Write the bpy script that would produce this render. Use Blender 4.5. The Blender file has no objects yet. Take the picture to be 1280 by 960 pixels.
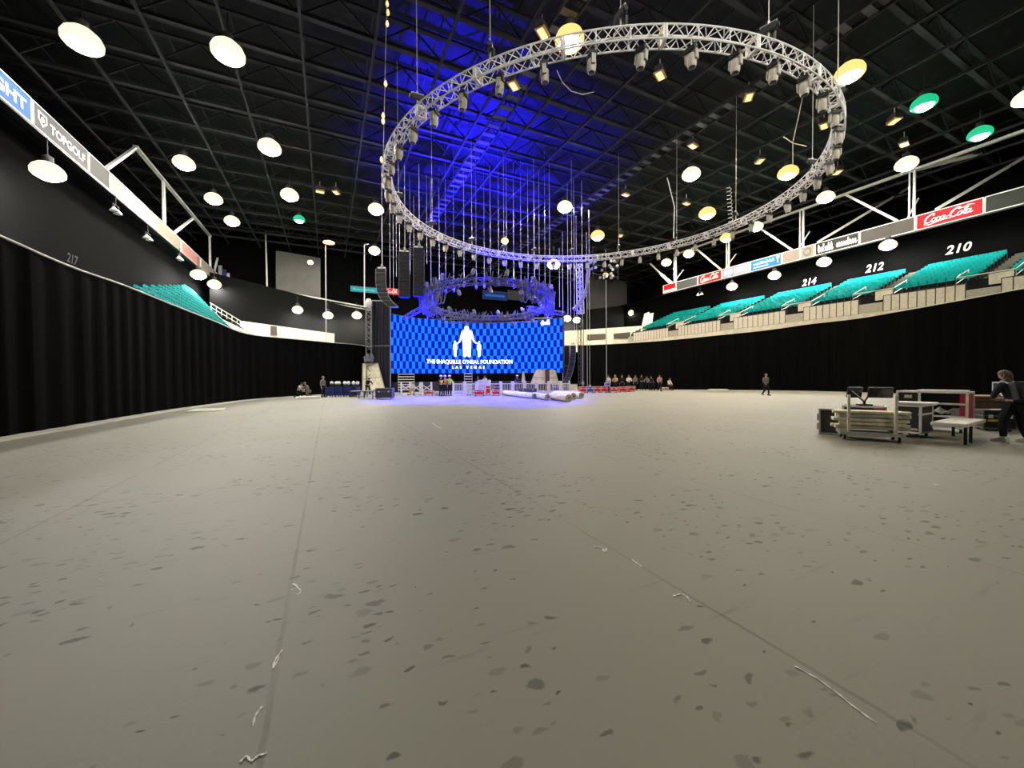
import bpy, math, random
from mathutils import Vector, Matrix
random.seed(7)
SC = bpy.context.scene
COL = SC.collection
PI = math.pi
# ------------------------------------------------------------------ camera model (1280x960)
F = 485.0
YAW = math.radians(25.34)
PITCH = math.atan(9/F)
ROLL = -0.006
H = 1.63
CY, SY = math.cos(YAW), math.sin(YAW)
def c2w(X, d, z=0.0):                       # camera ground frame -> arena frame (y runs down the arena)
    return Vector((CY*X+SY*d, -SY*X+CY*d, z))
def ray(px, py):
    x = (px-640)/F; y = -(py-480)/F
    c, s = math.cos(ROLL), math.sin(ROLL)
    xr = c*x-s*y; yr = s*x+c*y
    X = xr; D = math.cos(PITCH)+yr*math.sin(PITCH); Z = -math.sin(PITCH)+yr*math.cos(PITCH)
    w = c2w(X, D); return Vector((w.x, w.y, Z)), D
O = Vector((0, 0, H))
def at_z(px, py, z=0.0):
    r, D = ray(px, py); return O+r*((z-H)/r.z)
def at_d(px, py, d):
    r, D = ray(px, py); return O+r*(d/D)
def at_x(px, py, x):
    r, D = ray(px, py); return O+r*(x/r.x)
def at_y(px, py, y):
    r, D = ray(px, py); return O+r*(y/r.y)

# ------------------------------------------------------------------ materials
MATS = {}
def mat(name, col, rough=.6, metal=0., emit=None, es=0., var=.12, scale=6., spec=.4, bump=0.):
    if name in MATS: return MATS[name]
    m = bpy.data.materials.new(name); m.use_nodes = True
    nt = m.node_tree; b = nt.nodes['Principled BSDF']
    tc = nt.nodes.new('ShaderNodeTexCoord'); nz = nt.nodes.new('ShaderNodeTexNoise')
    nz.inputs['Scale'].default_value = scale; nz.inputs['Detail'].default_value = 3
    nt.links.new(tc.outputs['Object'], nz.inputs['Vector'])
    rp = nt.nodes.new('ShaderNodeValToRGB')
    lo = [max(0, c*(1-var)) for c in col]; hi = [min(1, c*(1+var)) for c in col]
    rp.color_ramp.elements[0].position = .35; rp.color_ramp.elements[1].position = .65
    rp.color_ramp.elements[0].color = (*lo, 1); rp.color_ramp.elements[1].color = (*hi, 1)
    nt.links.new(nz.outputs['Fac'], rp.inputs['Fac']); nt.links.new(rp.outputs['Color'], b.inputs['Base Color'])
    b.inputs['Roughness'].default_value = rough; b.inputs['Metallic'].default_value = metal
    b.inputs['Specular IOR Level'].default_value = spec
    if emit:
        b.inputs['Emission Color'].default_value = (*emit, 1); b.inputs['Emission Strength'].default_value = es
    if bump:
        bp = nt.nodes.new('ShaderNodeBump'); bp.inputs['Strength'].default_value = bump
        nt.links.new(nz.outputs['Fac'], bp.inputs['Height']); nt.links.new(bp.outputs['Normal'], b.inputs['Normal'])
    MATS[name] = m; return m
LAMPK = 3.5
M_white = mat('white_paint', (.78, .76, .70), .45)
M_truss = mat('truss_aluminium', (.95, .94, .88), .45, .0)
M_steel = mat('pale_steel', (.62, .60, .52), .5)
M_dsteel = mat('dark_steel', (.035, .035, .036), .6)
M_roofst = mat('roof_steel', (.017, .017, .0165), .7)
M_black = mat('black_paint', (.012, .012, .013), .5)
M_blackm = mat('black_matte', (.008, .008, .008), .9, spec=.1)
M_rubber = mat('rubber', (.02, .02, .02), .7)
M_alu = mat('aluminium', (.72, .72, .70), .35, .6)
M_chain = mat('chain_steel', (.55, .53, .48), .4, .5)
M_headg = mat('fixture_grey', (.50, .47, .38), .45)
M_lensd = mat('dark_glass', (.02, .02, .03), .08, spec=.8)
M_concrete = mat('concrete', (.42, .40, .34), .8, scale=2)
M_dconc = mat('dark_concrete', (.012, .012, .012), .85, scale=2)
M_wall = mat('dark_wall', (.0022, .0022, .0022), .95, scale=.7, spec=.05)
M_pale = mat('pale_panel', (.62, .60, .50), .7, scale=3)
M_red = mat('red_paint', (.42, .02, .03), .4)
M_navy = mat('navy_shell', (.006, .010, .075), .45)
M_wood = mat('pine_wood', (.95, .86, .58), .6, scale=9, var=.18)
M_brown = mat('brown_wood', (.13, .075, .04), .65, scale=9, var=.3)
M_tan = mat('tan_wood', (.5, .36, .24), .6, scale=8)
M_beige = mat('portal_beige', (.92, .83, .56), .85, scale=3)
M_skin = mat('skin', (.5, .3, .21), .5)
M_teal = mat('teal_seat', (.0, .27, .26), .7, scale=1.2, var=.25, spec=.12)
M_gseat = mat('pale_seat', (.5, .48, .42), .6)

def nt_material(name):
    m = bpy.data.materials.new(name); m.use_nodes = True
    return m, m.node_tree, m.node_tree.nodes['Principled BSDF']

# ------------------------------------------------------------------ mesh builder
def frame(d):
    d = Vector(d).normalized()
    up = Vector((0, 0, 1)) if abs(d.z) < .95 else Vector((1, 0, 0))
    s = d.cross(up).normalized(); u = s.cross(d).normalized()
    return s, d, u
class MB:
    def __init__(s): s.v = []; s.f = []; s.m = []
    def add(s, vs, fs, m=0):
        b = len(s.v); s.v += [tuple(v) for v in vs]; s.f += [tuple(b+i for i in f) for f in fs]; s.m += [m]*len(fs); return s
    def box(s, c, sz, R=None, m=0):
        c = Vector(c); a, b, h = (x/2 for x in sz)
        vs = [Vector((x, y, z)) for x in (-a, a) for y in (-b, b) for z in (-h, h)]
        if R is not None: vs = [R @ v for v in vs]
        return s.add([c+v for v in vs], [(0, 1, 3, 2), (4, 6, 7, 5), (0, 4, 5, 1), (2, 3, 7, 6), (0, 2, 6, 4), (1, 5, 7, 3)], m)
    def bar(s, p, q, w, h=None, m=0):
        p, q = Vector(p), Vector(q); h = h or w; sd, d, u = frame(q-p)
        vs = [e+sd*(x*w/2)+u*(y*h/2) for e in (p, q) for x, y in ((-1, -1), (1, -1), (1, 1), (-1, 1))]
        return s.add(vs, [(3, 2, 1, 0), (4, 5, 6, 7), (0, 1, 5, 4), (1, 2, 6, 5), (2, 3, 7, 6), (3, 0, 4, 7)], m)
    def tube(s, p, q, r, n=8, r2=None, m=0):
        p, q = Vector(p), Vector(q); r2 = r if r2 is None else r2; sd, d, u = frame(q-p)
        vs = [e+sd*(rr*math.cos(2*PI*i/n))+u*(rr*math.sin(2*PI*i/n)) for e, rr in ((p, r), (q, r2)) for i in range(n)]
        fs = [(i, (i+1) % n, n+(i+1) % n, n+i) for i in range(n)]+[tuple(range(n-1, -1, -1)), tuple(range(n, 2*n))]
        return s.add(vs, fs, m)
    def path(s, pts, r, n=6, m=0, closed=False):
        pts = [Vector(p) for p in pts]; N = len(pts); vs = []
        for k, p in enumerate(pts):
            a = pts[(k-1) % N] if closed or k > 0 else p; b = pts[(k+1) % N] if closed or k < N-1 else p
            sd, d, u = frame(b-a)
            vs += [p+sd*(r*math.cos(2*PI*i/n))+u*(r*math.sin(2*PI*i/n)) for i in range(n)]
        fs = []
        for k in range(N if closed else N-1):
            k2 = (k+1) % N
            fs += [(k*n+i, k*n+(i+1) % n, k2*n+(i+1) % n, k2*n+i) for i in range(n)]
        if not closed: fs += [tuple(range(n-1, -1, -1)), tuple((N-1)*n+i for i in range(n))]
        return s.add(vs, fs, m)
    def lathe(s, prof, n=16, M=None, m=0, capa=True, capb=True):
        vs = [Vector((r*math.cos(2*PI*i/n), r*math.sin(2*PI*i/n), z)) for r, z in prof for i in range(n)]
        if M is not None: vs = [M @ v for v in vs]
        fs = []
        for k in range(len(prof)-1):
            fs += [(k*n+i, k*n+(i+1) % n, (k+1)*n+(i+1) % n, (k+1)*n+i) for i in range(n)]
        if capa: fs.append(tuple(range(n-1, -1, -1)))
        if capb: fs.append(tuple((len(prof)-1)*n+i for i in range(n)))
        return s.add(vs, fs, m)
    def prism(s, outl, p0, ax, ay, az, th, m=0):       # outline (a,b) in plane ax,ay at p0, thickness th along az
        p0, ax, ay, az = Vector(p0), Vector(ax), Vector(ay), Vector(az); n = len(outl)
        vs = [p0+ax*a+ay*b+az*t for t in (0, th) for a, b in outl]
        fs = [tuple(range(n-1, -1, -1)), tuple(range(n, 2*n))]+[(i, (i+1) % n, n+(i+1) % n, n+i) for i in range(n)]
        return s.add(vs, fs, m)
    def ell(s, c, r, n=12, k=8, R=None, m=0):
        c = Vector(c); prof = []
        vs = []; 
        for j in range(1, k):
            a = PI*j/k
            for i in range(n):
                v = Vector((r[0]*math.sin(a)*math.cos(2*PI*i/n), r[1]*math.sin(a)*math.sin(2*PI*i/n), r[2]*math.cos(a)))
                vs.append(c+(R @ v if R is not None else v))
        e = Vector((0, 0, r[2])); e = R @ e if R is not None else e
        vs += [c+e, c-e]; fs = []
        for j in range(k-2):
            fs += [(j*n+i, (j+1)*n+i, (j+1)*n+(i+1) % n, j*n+(i+1) % n) for i in range(n)]
        t, b = len(vs)-2, len(vs)-1
        fs += [(t, i, (i+1) % n) for i in range(n)]+[(b, (k-2)*n+(i+1) % n, (k-2)*n+i) for i in range(n)]
        return s.add(vs, fs, m)
    def mesh(s, name, mats, smooth=True):
        me = bpy.data.meshes.new(name); me.from_pydata(s.v, [], s.f)
        for mm in (mats if isinstance(mats, (list, tuple)) else [mats]): me.materials.append(mm)
        me.polygons.foreach_set('material_index', s.m)
        if smooth:
            me.polygons.foreach_set('use_smooth', [True]*len(s.f)); me.set_sharp_from_angle(angle=math.radians(38))
        me.update(); return me
    def obj(s, name, mats, parent=None, loc=None, rot=None, smooth=True):
        o = bpy.data.objects.new(name, s.mesh(name, mats, smooth)); COL.objects.link(o)
        if parent is not None: o.parent = parent
        if loc is not None: o.location = loc
        if rot is not None: o.rotation_euler = rot
        return o
def tag(o, label, cat, group=None, kind=None):
    o['label'] = label; o['category'] = cat
    if group: o['group'] = group
    if kind: o['kind'] = kind
    return o
def thing(name, label, cat, loc=(0, 0, 0), rz=0, group=None):
    o = bpy.data.objects.new(name, None); COL.objects.link(o); o.empty_display_size = .1
    o.location = loc; o.rotation_euler = (0, 0, rz); return tag(o, label, cat, group)
def struct(o):
    o['kind'] = 'structure'; return o
def dup(root, loc, rot=None, label=None, group=None, scale=None):
    def cp(o, par):
        c = o.copy(); COL.objects.link(c)
        if par is not None: c.parent = par
        for ch in KIDS.get(o.name, []): cp(ch, c)
        return c
    r = cp(root, None); r.location = loc
    if rot is not None: r.rotation_euler = rot
    if label: r['label'] = label
    if group: r['group'] = group
    if scale: r.scale = scale
    return r
KIDS = {}
def index_kids(root):
    def rec(o):
        KIDS[o.name] = list(o.children)
        for c in o.children: rec(c)
    bpy.context.view_layer.update(); rec(root)
ORD = ['first', 'second', 'third', 'fourth', 'fifth', 'sixth', 'seventh', 'eighth', 'ninth', 'tenth', 'eleventh', 'twelfth', 'thirteenth', 'fourteenth', 'fifteenth', 'sixteenth', 'seventeenth', 'eighteenth', 'nineteenth', 'twentieth']
def ordn(i): return ORD[i] if i < len(ORD) else ('twenty-'+ORD[i-20] if i < 29 else ('thirtieth' if i == 29 else ('thirty-'+ORD[i-30] if i < 39 else ('fortieth' if i == 39 else 'forty-'+ORD[i-40]))))

# ------------------------------------------------------------------ flat writing
def text2d(body, bold=0.0, shear=0.0, space=1.0):
    cu = bpy.data.curves.new('t', 'FONT'); cu.body = body; cu.shear = shear; cu.offset = bold; cu.space_character = space; cu.resolution_u = 3
    o = bpy.data.objects.new('t', cu); COL.objects.link(o)
    dg = bpy.context.evaluated_depsgraph_get(); me = bpy.data.meshes.new_from_object(o.evaluated_get(dg))
    vs = [(v.co.x, v.co.y) for v in me.vertices]; fs = [tuple(p.vertices) for p in me.polygons]
    bpy.data.objects.remove(o); bpy.data.curves.remove(cu); bpy.data.meshes.remove(me)
    return fit2d(vs, fs)
def fit2d(vs, fs):
    x0 = min(v[0] for v in vs); x1 = max(v[0] for v in vs); y0 = min(v[1] for v in vs); y1 = max(v[1] for v in vs)
    return [((a-x0)/(x1-x0), (b-y0)/(y1-y0)) for a, b in vs], fs
def cat_rom(p, n=6):
    out = []
    for i in range(len(p)-1):
        a, b, c, d = p[max(i-1, 0)], p[i], p[i+1], p[min(i+2, len(p)-1)]
        for k in range(n):
            t = k/n
            out.append(tuple(.5*((2*b[j])+(-a[j]+c[j])*t+(2*a[j]-5*b[j]+4*c[j]-d[j])*t*t+(-a[j]+3*b[j]-3*c[j]+d[j])*t**3) for j in range(2)))
    out.append(tuple(p[-1])); return out
def strokes2d(strokes, w=.1):
    vs, fs = [], []
    for st in strokes:
        ww = w
        if isinstance(st, tuple): st, ww = st
        pts = cat_rom(st); n = len(pts); b = len(vs)
        for i, p in enumerate(pts):
            a = pts[max(i-1, 0)]; c = pts[min(i+1, n-1)]
            dx, dy = c[0]-a[0], c[1]-a[1]; L = math.hypot(dx, dy) or 1
            h = ww/2*(.45+.55*math.sin(PI*min(1, max(0, (i+.6)/n))))
            vs += [(p[0]-dy/L*h, p[1]+dx/L*h), (p[0]+dy/L*h, p[1]-dx/L*h)]
        fs += [(b+2*i, b+2*i+1, b+2*i+3, b+2*i+2) for i in range(n-1)]
    return fit2d(vs, fs)
def script_word():                                  # flowing white script of a big C, small letters, hyphen, big C, small letters
    def sh(L, dx): return [(x+dx+.22*y, y) for x, y in L]
    C = [(.62, .78), (.70, .98), (.52, 1.08), (.22, .86), (.06, .46), (.14, .10), (.42, .0), (.70, .18)]
    o = [(.18, .48), (.03, .34), (.04, .08), (.18, .0), (.32, .14), (.32, .38), (.18, .48), (.34, .44), (.48, .40)]
    c = [(.32, .36), (.22, .48), (.05, .34), (.05, .08), (.20, .0), (.40, .14)]
    a = [(.32, .42), (.18, .48), (.04, .30), (.05, .05), (.18, .02), (.32, .22), (.35, .48), (.33, .10), (.42, .0), (.56, .14)]
    l = [(.05, .20), (.22, .56), (.30, .98), (.20, 1.04), (.10, .70), (.10, .16), (.20, .0), (.34, .14)]
    S = [(sh(C, 0), .17), (sh(o, .62), .13), (sh(c, .98), .13), (sh(a, 1.32), .13), ([(1.86, .26), (2.12, .30)], .1),
         (sh(C, 2.05), .17), (sh(o, 2.68), .13), (sh(l, 3.06), .13), (sh(a, 3.30), .13),
         ([(.15, .02), (.1, -.18), (.5, -.28), (1.2, -.1), (1.9, -.04), (2.2, -.12)], .1),
         ([(2.55, 1.0), (2.9, .86), (3.3, .9), (3.75, 1.02), (4.0, .92)], .1)]
    return strokes2d(S)
def wavy_word(n=7, seed=1):
    r = random.Random(seed); S = []
    x = 0
    for i in range(n):
        hgt = r.choice((.5, .55, .95))
        S.append(([(x, .2), (x+.1, hgt), (x+.22, .45), (x+.12, .05), (x+.3, .02), (x+.42, .25)], .15)); x += .38
    return strokes2d(S)
def put2d(shape, fn, name, m, parent=None):
    vs, fs = shape; mb = MB(); mb.add([fn(a, b) for a, b in vs], fs)
    return mb.obj(name, m, parent, smooth=False)

# ================================================================== SETTING
# floor: grey floor-protection sheeting with seams, scuffs and boot marks
def floor_material():
    m, nt, b = nt_material('floor_sheeting'); N = nt.nodes.new; L = nt.links.new
    tc = N('ShaderNodeTexCoord'); sep = N('ShaderNodeSeparateXYZ'); L(tc.outputs['Object'], sep.inputs[0])
    def math_(op, a, bb=None, clamp=False):
        n = N('ShaderNodeMath'); n.operation = op; n.use_clamp = clamp
        for i, x in enumerate((a, bb)):
            if x is None: continue
            if isinstance(x, (int, float)): n.inputs[i].default_value = x
            else: L(x, n.inputs[i])
        return n.outputs[0]
    def mapr(x, a, bb, c=0, d=1):
        n = N('ShaderNodeMapRange'); n.interpolation_type = 'SMOOTHSTEP'; L(x, n.inputs[0])
        for i, q in enumerate((a, bb, c, d)): n.inputs[i+1].default_value = q
        return n.outputs[0]
    def noise(scale, det=3, vec=None, rough=.5):
        n = N('ShaderNodeTexNoise'); n.inputs['Scale'].default_value = scale; n.inputs['Detail'].default_value = det; n.inputs['Roughness'].default_value = rough
        L(vec or tc.outputs['Object'], n.inputs['Vector']); return n
    def mix(f, a, bb):
        n = N('ShaderNodeMix'); n.data_type = 'RGBA'; L(f, n.inputs['Factor'])
        for k, x in ((6, a), (7, bb)):
            if isinstance(x, tuple): n.inputs[k].default_value = (*x, 1)
            else: L(x, n.inputs[k])
        return n.outputs[2]
    base = mix(noise(.35, 4).outputs['Fac'], (.203, .200, .160), (.272, .265, .210))
    base = mix(mapr(noise(45, 2).outputs['Fac'], .4, .7), base, (.245, .234, .188))
    # boot marks: irregular blots, size and presence per cell
    warp = noise(9, 3); sub = N('ShaderNodeVectorMath'); sub.operation = 'MULTIPLY_ADD'
    L(warp.outputs['Color'], sub.inputs[0]); sub.inputs[1].default_value = (.11, .11, 0); L(tc.outputs['Object'], sub.inputs[2])
    dens = mapr(noise(.55, 2).outputs['Fac'], .40, .62)
    def blots(scale, rmin, rmax, rare, stretch, rot):
        mp = N('ShaderNodeMapping'); L(sub.outputs[0], mp.inputs[0]); mp.inputs['Rotation'].default_value = (0, 0, rot); mp.inputs['Scale'].default_value = (1, stretch, 1)
        v = N('ShaderNodeTexVoronoi'); v.voronoi_dimensions = '2D'; v.inputs['Scale'].default_value = scale; L(mp.outputs[0], v.inputs['Vector'])
        sc = N('ShaderNodeSeparateColor'); L(v.outputs['Color'], sc.inputs[0])
        rad = mapr(sc.outputs[0], 0, 1, rmin, rmax); on = math_('GREATER_THAN', sc.outputs[1], math_('SUBTRACT', 1.0, math_('MULTIPLY', dens, 1-rare)))
        edge = math_('SUBTRACT', rad, v.outputs['Distance']); k = mapr(edge, -.03, .07)
        strength = mapr(sc.outputs[2], 0, 1, .3, 1)
        return math_('MULTIPLY', math_('MULTIPLY', k, on), strength)
    s1 = blots(4.2, .11, .28, .60, 1.9, .5)
    s2 = blots(6.8, .12, .28, .78, 2.3, -.7)
    s3 = blots(2.4, .05, .15, .6, 2.4, 1.0)
    st = math_('MULTIPLY', math_('MAXIMUM', math_('MAXIMUM', s1, s2), s3), .85)
    # long scuffs
    mp = N('ShaderNodeMapping'); L(tc.outputs['Object'], mp.inputs[0]); mp.inputs['Rotation'].default_value = (0, 0, -.45); mp.inputs['Scale'].default_value = (.5, 5, 1)
    sk = noise(1.3, 4, mp.outputs[0], .6); st = math_('MAXIMUM', st, mapr(sk.outputs['Fac'], .62, .78, 0, .38))
    col = mix(st, base, (.045, .043, .038))
    # seams along the hall every 2.68 m, and cross joints every 9 m
    sx = math_('ABSOLUTE', math_('SUBTRACT', math_('MODULO', math_('ADD', math_('ADD', sep.outputs[0], 100*2.68+.27+1.34), math_('MULTIPLY', warp.outputs['Fac'], .03)), 2.68), 1.34))
    sy = math_('ABSOLUTE', math_('SUBTRACT', math_('MODULO', math_('ADD', sep.outputs[1], 95.5), 9.0), 4.5))
    seam = math_('MAXIMUM', mapr(sx, .022, .006), math_('MULTIPLY', mapr(sy, .03, .01), .25))
    col = mix(math_('MULTIPLY', seam, mapr(noise(.9, 3).outputs['Fac'], .3, .7, .10, .55)), col, (.085, .082, .07))
    L(col, b.inputs['Base Color']); b.inputs['Roughness'].default_value = .62; b.inputs['Specular IOR Level'].default_value = .35
    bp = N('ShaderNodeBump'); bp.inputs['Strength'].default_value = .25; bp.inputs['Distance'].default_value = .01
    L(math_('SUBTRACT', noise(2.2, 5).outputs['Fac'], math_('MULTIPLY', seam, .6)), bp.inputs['Height']); L(bp.outputs['Normal'], b.inputs['Normal'])
    return m
mb = MB(); mb.box((18, 26, -.15), (100, 110, .3)); struct(mb.obj('floor', floor_material(), smooth=False))

# black drapes around the floor -----------------------------------------------------------
def resample(pts, step):
    out = [pts[0]]; acc = 0
    for a, b in zip(pts, pts[1:]):
        L = (Vector(b[:2])-Vector(a[:2])).length; n = max(1, int(L/step))
        for k in range(1, n+1): out.append(tuple(a[i]+(b[i]-a[i])*k/n for i in range(len(a))))
    return out
def smooth_path(p, n=8):
    out = []
    for i in range(len(p)-1):
        a, b, c, d = p[max(i-1, 0)], p[i], p[i+1], p[min(i+2, len(p)-1)]
        for k in range(n):
            t = k/n; out.append(tuple(.5*((2*b[j])+(-a[j]+c[j])*t+(2*a[j]-5*b[j]+4*c[j]-d[j])*t*t+(-a[j]+3*b[j]-3*c[j]+d[j])*t**3) for j in range(len(b))))
    out.append(tuple(p[-1])); return out
def drape_mat():
    m, nt, b = nt_material('black_drape'); N = nt.nodes.new; L = nt.links.new
    tc = N('ShaderNodeTexCoord'); mp = N('ShaderNodeMapping'); mp.inputs['Scale'].default_value = (1, 1, .05); L(tc.outputs['Object'], mp.inputs[0])
    nz = N('ShaderNodeTexNoise'); nz.inputs['Scale'].default_value = 3.5; nz.inputs['Detail'].default_value = 3; L(mp.outputs[0], nz.inputs['Vector'])
    rp = N('ShaderNodeValToRGB'); rp.color_ramp.elements[0].color = (.0015, .0015, .0015, 1); rp.color_ramp.elements[1].color = (.0040, .0038, .0033, 1)
    rp.color_ramp.elements[0].position = .3; rp.color_ramp.elements[1].position = .75
    L(nz.outputs['Fac'], rp.inputs['Fac']); L(rp.outputs['Color'], b.inputs['Base Color']); b.inputs['Roughness'].default_value = .95; b.inputs['Specular IOR Level'].default_value = .05
    return m
M_drape = drape_mat()
def drape(pts, label, inward):
    pts = resample(smooth_path(pts), .16); mb = MB(); vs = []; fs = []; n = len(pts); s = 0; rail = []
    for i, (x, y, zt) in enumerate(pts):
        a = pts[max(i-1, 0)]; c = pts[min(i+1, n-1)]; t = Vector((c[0]-a[0], c[1]-a[1])).normalized(); nn = Vector((-t.y, t.x))
        s += (Vector((x, y))-Vector(a[:2])).length
        off = .04*math.sin(s*6.1+1.3*math.sin(s*.9))+.015*math.sin(s*13)
        for z, k in ((0.02, 1.2), (zt*.5, 1.), (zt, .5)): vs.append((x+nn.x*off*k, y+nn.y*off*k, z))
        rail.append((x, y, zt+.04))
        if i: 
            for k in range(2): fs.append(((i-1)*3+k, i*3+k, i*3+k+1, (i-1)*3+k+1))
    mb.add(vs, fs); o = mb.obj('curtain', M_drape); tag(o, label, 'curtain')
    r = MB(); r.path(rail[::5]+[rail[-1]], .035, 6); r.obj('curtain_rail', M_steel, o)
    # pale concrete kerb in front of the drape
    k = MB(); kk = rail[::4]+[rail[-1]]; vs = []; fs = []
    for i, p in enumerate(kk):
        a = kk[max(i-1, 0)]; c = kk[min(i+1, len(kk)-1)]; t = Vector((c[0]-a[0], c[1]-a[1])).normalized(); nn = Vector((-t.y, t.x))*inward
        for o1, z in ((.12, .0), (.12, .035), (.62, .035), (.66, .0)): vs.append((p[0]+nn.x*o1, p[1]+nn.y*o1, z))
        if i:
            for q in range(3): fs.append(((i-1)*4+q, (i-1)*4+q+1, i*4+q+1, i*4+q))
    k.add(vs, fs); return k
def base(px, by, ty):
    p = at_z(px, by, 0); D = (p-O); r, d0 = ray(px, by); d = (p-O).length/r.length*d0
    q = at_d(px, ty, d); return (p.x, p.y, q.z)
Lp = [base(*a) for a in ((0, 547, 293), (53, 538.5, 317), (100, 530.5, 337), (160, 520.5, 358), (207, 513, 377), (270, 504.5, 402), (313, 499.5, 418), (380, 494.5, 425), (420, 492, 429), (452, 490, 432))]
p0, p1 = Vector(Lp[0]), Vector(Lp[2]); dr = (p0-p1).normalized()
Lp = [tuple(p0+dr*22), tuple(p0+dr*8)]+Lp
Lp = [(a, b, min(6.2, c)) for a, b, c in Lp]
Lp.append((8.5, 51.5, 4.9))
Rp = [base(*a) for a in ((722, 486.5, 432), (770, 486.8, 430), (815, 487, 427), (840, 487.3, 425), (900, 487.6, 419), (957, 488.2, 413), (1010, 489, 405.5), (1070, 490.6, 398.5))]
r0, r1 = Vector(Rp[-1]), Vector(Rp[-2])
for px, ty, x in ((1130, 388.5, 43.6), (1200, 376, 44.0), (1280, 361, 44.2), (1400, 340, 44.2)):
    q = at_x(px, ty, x); Rp.append((q.x, q.y, q.z))
Rp.append((44.2, -14, 8.2))
trim_n = [0]
def kerb(k):
    trim_n[0] += 1; struct(k.obj('trim_%d' % trim_n[0], M_concrete))
kerb(drape(Lp, 'long black floor-to-rail curtain along the blue sign side of the hall', -1))
kerb(drape([(9.5, 52.5, 5.4), (16, 54, 5.4), (23, 51, 5.4), (28, 47, 5.4)], 'black curtain closing the hall behind the blue video screen', -1))
kerb(drape(Rp, 'long black curtain below the teal seating and its section numbers', -1))

# bowl walls, soffits, roof ---------------------------------------------------------------
def wall(name, c, s, m=M_wall):
    b = MB(); b.box(c, s); return struct(b.obj(name, m, smooth=False))
wall('wall_right', (55.3, 22, 8), (1, 100, 16))
wall('wall_left', (-16.6, 28, 8), (.6, 96, 16))
wall('wall_back', (18, 74, 13), (96, .8, 26))
wall('wall_front', (18, -27, 13), (96, .8, 26))
wall('wall_upper_right', (66, 22, 13.2), (.8, 100, 26.4))
wall('wall_upper_left', (-30, 24, 13.2), (.8, 100, 26.4))
wall('trim_soffit_right', (60, 22, 15.9), (12, 100, .25))
wall('trim_soffit_left', (-22.5, 24, 15.9), (14, 100, .25))
def ceil_mat():
    m, nt, b = nt_material('roof_deck'); N = nt.nodes.new; L = nt.links.new
    tc = N('ShaderNodeTexCoord'); w = N('ShaderNodeTexWave'); w.wave_type = 'BANDS'; w.bands_direction = 'X'; w.inputs['Scale'].default_value = .9
    L(tc.outputs['Object'], w.inputs['Vector'])
    br = N('ShaderNodeTexBrick'); br.inputs['Scale'].default_value = .3; br.inputs['Color1'].default_value = (.004, .004, .004, 1); br.inputs['Color2'].default_value = (.024, .0235, .022, 1); br.inputs['Mortar'].default_value = (.004, .004, .004, 1); br.inputs['Mortar Size'].default_value = .05; br.inputs['Bias'].default_value = -.45; br.inputs['Brick Width'].default_value = .33; br.inputs['Row Height'].default_value = .2
    L(tc.outputs['Object'], br.inputs['Vector'])
    L(br.outputs['Color'], b.inputs['Base Color']); b.inputs['Roughness'].default_value = .85
    bp = N('ShaderNodeBump'); bp.inputs['Strength'].default_value = .6; L(w.outputs['Fac'], bp.inputs['Height']); L(bp.outputs['Normal'], b.inputs['Normal'])
    return m
b = MB(); b.box((18, 24, 26.4), (98, 104, .3)); struct(b.obj('ceiling', ceil_mat(), smooth=False))
# roof joists across the hall
def joist(y, z=22.6, h=1.7):
    b = MB(); x0, x1 = -29, 65
    b.bar((x0, y, z), (x1, y, z), .32, .12); b.bar((x0, y-.13, z+.09), (x1, y-.13, z+.09), .05, .16); b.bar((x0, y+.13, z+.09), (x1, y+.13, z+.09), .05, .16)
    b.bar((x0, y, z+h), (x1, y, z+h), .3, .15)
    n = 44; st = (x1-x0)/n
    for i in range(n):
        a = x0+i*st
        b.bar((a, y, z+(0 if i % 2 else h)), (a+st, y, z+(h if i % 2 else 0)), .09)
    struct(b.obj('roof_truss', M_roofst, smooth=False))
for k in range(-10, 11): joist(36.9+3.7*k)
for i in range(-9, 13):
    x = 11.1+4.1*i
    b = MB(); b.bar((x, -26, 22.35), (x, 73, 22.35), .14, .2); b.bar((x, -26, 24.6), (x, 73, 24.6), .1, .1); struct(b.obj('roof_tie', M_roofst, smooth=False))
# two roof catwalks with rungs
for x in (12.4, 27.5):
    t = thing('roof_catwalk', 'dark steel roof catwalk with cross rungs '+('above the blue screen' if x < 20 else 'behind the front of the white ring'), 'catwalk', (x, 24, 21.9))
    b = MB()
    for s in (-.55, .55): b.bar((s, -48, 0), (s, 48, 0), .08, .2)
    b.obj('side_rail', M_roofst, t, smooth=False); b = MB()
    b.bar((-.55, 0, 0), (.55, 0, 0), .45, .05); o = b.obj('rung', mat('grating', (.09, .09, .09), .6), t, smooth=False); o.location = (0, -47.5, 0)
    for i in range(1, 80):
        c = o.copy(); COL.objects.link(c); c.parent = t; c.location = (0, -47.5+i*1.2, 0)
# ================================================================== SEATING BOWL
RX0, RZ0, RDX, RDZ, RN = 46.2, 8.75, .76, .30, 11
AISLES = [-2.5, 4.7, 11.5, 18.3, 24.8, 32.6, 41.0, 50.0]
def stair_terrace(name, x0, z0, dx, dz, n, y0, y1, sgn, m):
    b = MB()
    for i in range(n):
        b.box((sgn*(x0+dx*(i+.5)), (y0+y1)/2, (z0+dz*i)/2+1.5), (dx+.002, y1-y0, z0+dz*i-3.0))
    return struct(b.obj(name, m, smooth=False))
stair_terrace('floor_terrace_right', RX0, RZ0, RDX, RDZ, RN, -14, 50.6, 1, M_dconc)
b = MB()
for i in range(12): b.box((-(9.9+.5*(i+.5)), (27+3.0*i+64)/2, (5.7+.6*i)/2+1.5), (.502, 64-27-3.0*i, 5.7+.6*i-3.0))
struct(b.obj('floor_terrace_left', M_dconc, smooth=False))
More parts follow.
